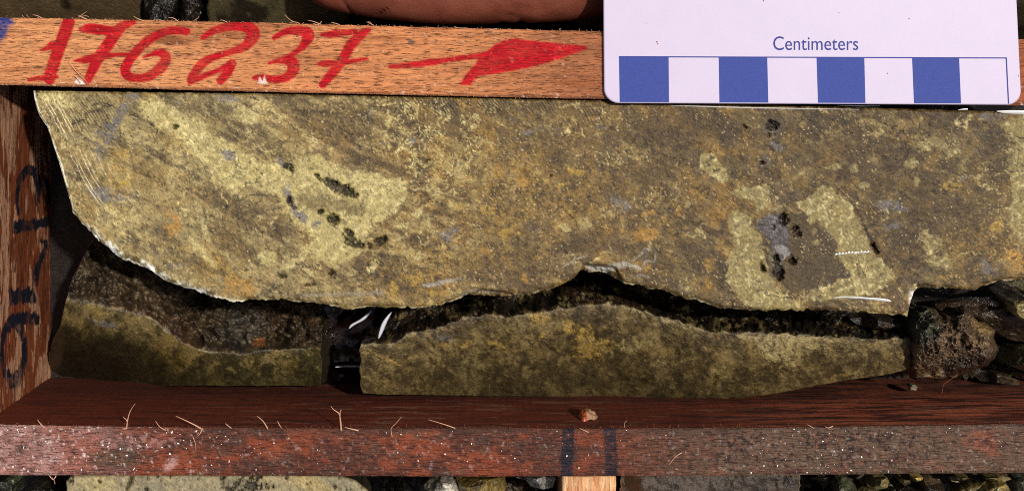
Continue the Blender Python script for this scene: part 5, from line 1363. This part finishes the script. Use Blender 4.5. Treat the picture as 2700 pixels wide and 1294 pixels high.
sq = [((1632, 149.5), (1763, 150), (1764, 270), (1634, 269.5)), ((1895, 150.5), (2023, 151), (2026, 271), (1897, 270.5)), ((2153, 151.5), (2279, 152), (2282, 272), (2157, 271.5)), ((2405, 152.5), (2529, 153), (2534, 273), (2410, 272.5))]
for s_ in sq: qsheet("printed_square", s_)
qsheet("printed_line", ((1632, 148.5), (2655, 152), (2655, 155), (1632, 151.5)), ZT + .006, M_print2)["label"] = "thin blue top line of the scale bar"
qsheet("printed_line", ((2652, 155), (2655, 155), (2661, 274), (2658, 274)), ZT + .006, M_print2)["label"] = "thin blue end line of the scale bar"
cu = bpy.data.curves.new("lettering", 'FONT'); cu.body = "Centimeters"; cu.size = 1.0
to = link(bpy.data.objects.new("lettering_src", cu))
bpy.context.view_layer.update()
me = bpy.data.meshes.new_from_object(to.evaluated_get(bpy.context.evaluated_depsgraph_get()))
co = np.empty(len(me.vertices) * 3); me.vertices.foreach_get("co", co); co = co.reshape(-1, 3)
x0_, x1_ = co[:, 0].min(), co[:, 0].max(); h_ = co[:, 1].max(); b0 = co[:, 1].min()
pxx = 2039 + (co[:, 0] - x0_) / (x1_ - x0_) * (2263 - 2039); pyy = 133 - (co[:, 1] - b0) / (h_ - b0) * (36.5)
a_, b_ = U(pxx, pyy, ZT + .004)
me.vertices.foreach_set("co", (np.stack([a_, b_, np.full(len(a_), ZT + .004)], -1) * CM).ravel()); me.materials.clear(); me.materials.append(M_print2); me.update()
bpy.data.objects.remove(to)
lo = link(bpy.data.objects.new("lettering", me)); lo["label"] = "blue printed word Centimeters"; put(card, lo)
for (sx, sy, r) in ((1732, 111, 2.2), (1734, 116, 1.6), (2212, 34, 1.4), (2397, 50, 1.8), (2340, 194, 1.8), (1704, 62, 1.2), (2686, 201, 1.8), (2013, 3, 2)):
    P = [(sx + r * math.cos(w), sy + r * math.sin(w)) for w in np.linspace(0, 2 * math.pi, 8)[:-1]]
    qsheet("dirt_speck", P, ZT + .003, M_fuzz)

# ------------------------------------------------------------------ hand
person = empty("person", "bare brown hand reaching in behind the rail and under the white card", "person", (0, 3, -3))
def w3(x, y, z):
    a, b_ = U(x, y, z); return (float(a), float(b_), z)
chains = {}
nodes = []; edges = []; rad = []
def add(p, r, par):
    nodes.append(w3(*p)); rad.append(r); 
    if par is not None: edges.append((par, len(nodes) - 1))
    return len(nodes) - 1
wr = add((2350, -520, -2.6), 2.5, None)
fa = add((2550, -900, -2.6), 2.9, wr); fa2 = add((2800, -1350, -2.4), 3.4, fa)
pa = add((2150, -360, -2.6), 2.7, wr)
# thumb, lying along the rail
t1 = add((1900, -190, -2.0), 1.75, pa); t2 = add((1620, -95, -1.55), 1.35, t1); t3 = add((1400, -66, -1.35), 1.12, t2); t4 = add((1150, -66, -1.3), 1.18, t3); t5 = add((890, -78, -1.35), 1.0, t4); t6 = add((790, -86, -1.4), .72, t5)
# palm knuckles and fingers curled under the card
k1 = add((1930, -330, -3.0), 1.15, pa); i1 = add((1760, -150, -3.2), .95, k1); i2 = add((1640, -40, -3.0), .85, i1); i3 = add((1560, 15, -2.7), .76, i2); i4 = add((1535, 22, -2.6), .55, i3)
for (dx, dy, q) in ((0, -130, 1.0), (20, -250, .95), (60, -360, .85)):
    k = add((1900 + dx, -330 + dy, -3.1), 1.1 * q, pa); a = add((1640 + dx, -330 + dy, -3.3), .9 * q, k); b_ = add((1500 + dx, -335 + dy, -3.0), .82 * q, a); c_ = add((1440 + dx, -335 + dy, -2.3), .72 * q, b_); add((1450 + dx, -335 + dy, -1.7), .55 * q, c_)
me = bpy.data.meshes.new("hand_skel"); me.from_pydata([tuple(np.array(v) * CM) for v in nodes], edges, [])
ho = link(bpy.data.objects.new("hand_src", me))
sk = ho.modifiers.new("skin", 'SKIN'); 
for i, v in enumerate(me.skin_vertices[0].data): v.radius = (rad[i] * CM, rad[i] * CM * .92); v.use_root = (i == 0)
sub = ho.modifiers.new("sub", 'SUBSURF'); sub.levels = 4; sub.render_levels = 4
bpy.context.view_layer.update()
hm = bpy.data.meshes.new_from_object(ho.evaluated_get(bpy.context.evaluated_depsgraph_get()))
bpy.data.objects.remove(ho)
co = np.empty(len(hm.vertices) * 3); hm.vertices.foreach_get("co", co); co = co.reshape(-1, 3) / CM
nr3 = np.empty(len(hm.vertices) * 3); hm.vertices.foreach_get("normal", nr3); nr3 = nr3.reshape(-1, 3)
qx, qy = PX(co[:, 0], co[:, 1], co[:, 2])
cre = np.zeros(len(co))
for L in ([(1385, -20, 5), (1362, 20, 6), (1325, 70, 5)], [(1410, -10, 4), (1395, 25, 5), (1365, 75, 5)], [(1445, -30, 4), (1425, 25, 5), (1410, 75, 5)], [(1425, -50, 4), (1400, -10, 4)], [(1040, 10, 3), (1000, 40, 3)], [(900, 0, 2), (930, 40, 2)]):
    cre = np.maximum(cre, stroke(qx, qy, L, 6))
up = nr3[:, 2] > -.3
co = co - nr3 * (cre * up * .07)[:, None] + nr3 * (.02 * fb3(co[:, 0], co[:, 1], co[:, 2], .5, 900))[:, None]
hm.vertices.foreach_set("co", (co * CM).ravel()); hm.materials.clear(); hm.materials.append(M_skin)
hm.polygons.foreach_set("use_smooth", np.full(len(hm.polygons), True)); hm.update()
hand = link(bpy.data.objects.new("hand", hm)); put(person, hand)
# nail on the bent index finger
V = []; 
cN = np.array(w3(1545, 8, -2.0))
for i in range(9):
    for j in range(9):
        u, v = (j - 4) / 4, (i - 4) / 4
        su = u * math.sqrt(1 - v * v / 2); sv = v * math.sqrt(1 - u * u / 2)
        V.append(cN + np.array([su * .42, sv * .5, .16 - .28 * su * su - .12 * sv * sv]))
o = mesh_obj("finger_nail", np.array(V), grid_faces(9, 9, 0, True), M_nail); fixn(o)
sm_ = o.modifiers.new("thickness", 'SOLIDIFY'); sm_.thickness = .0004
put(person, o)
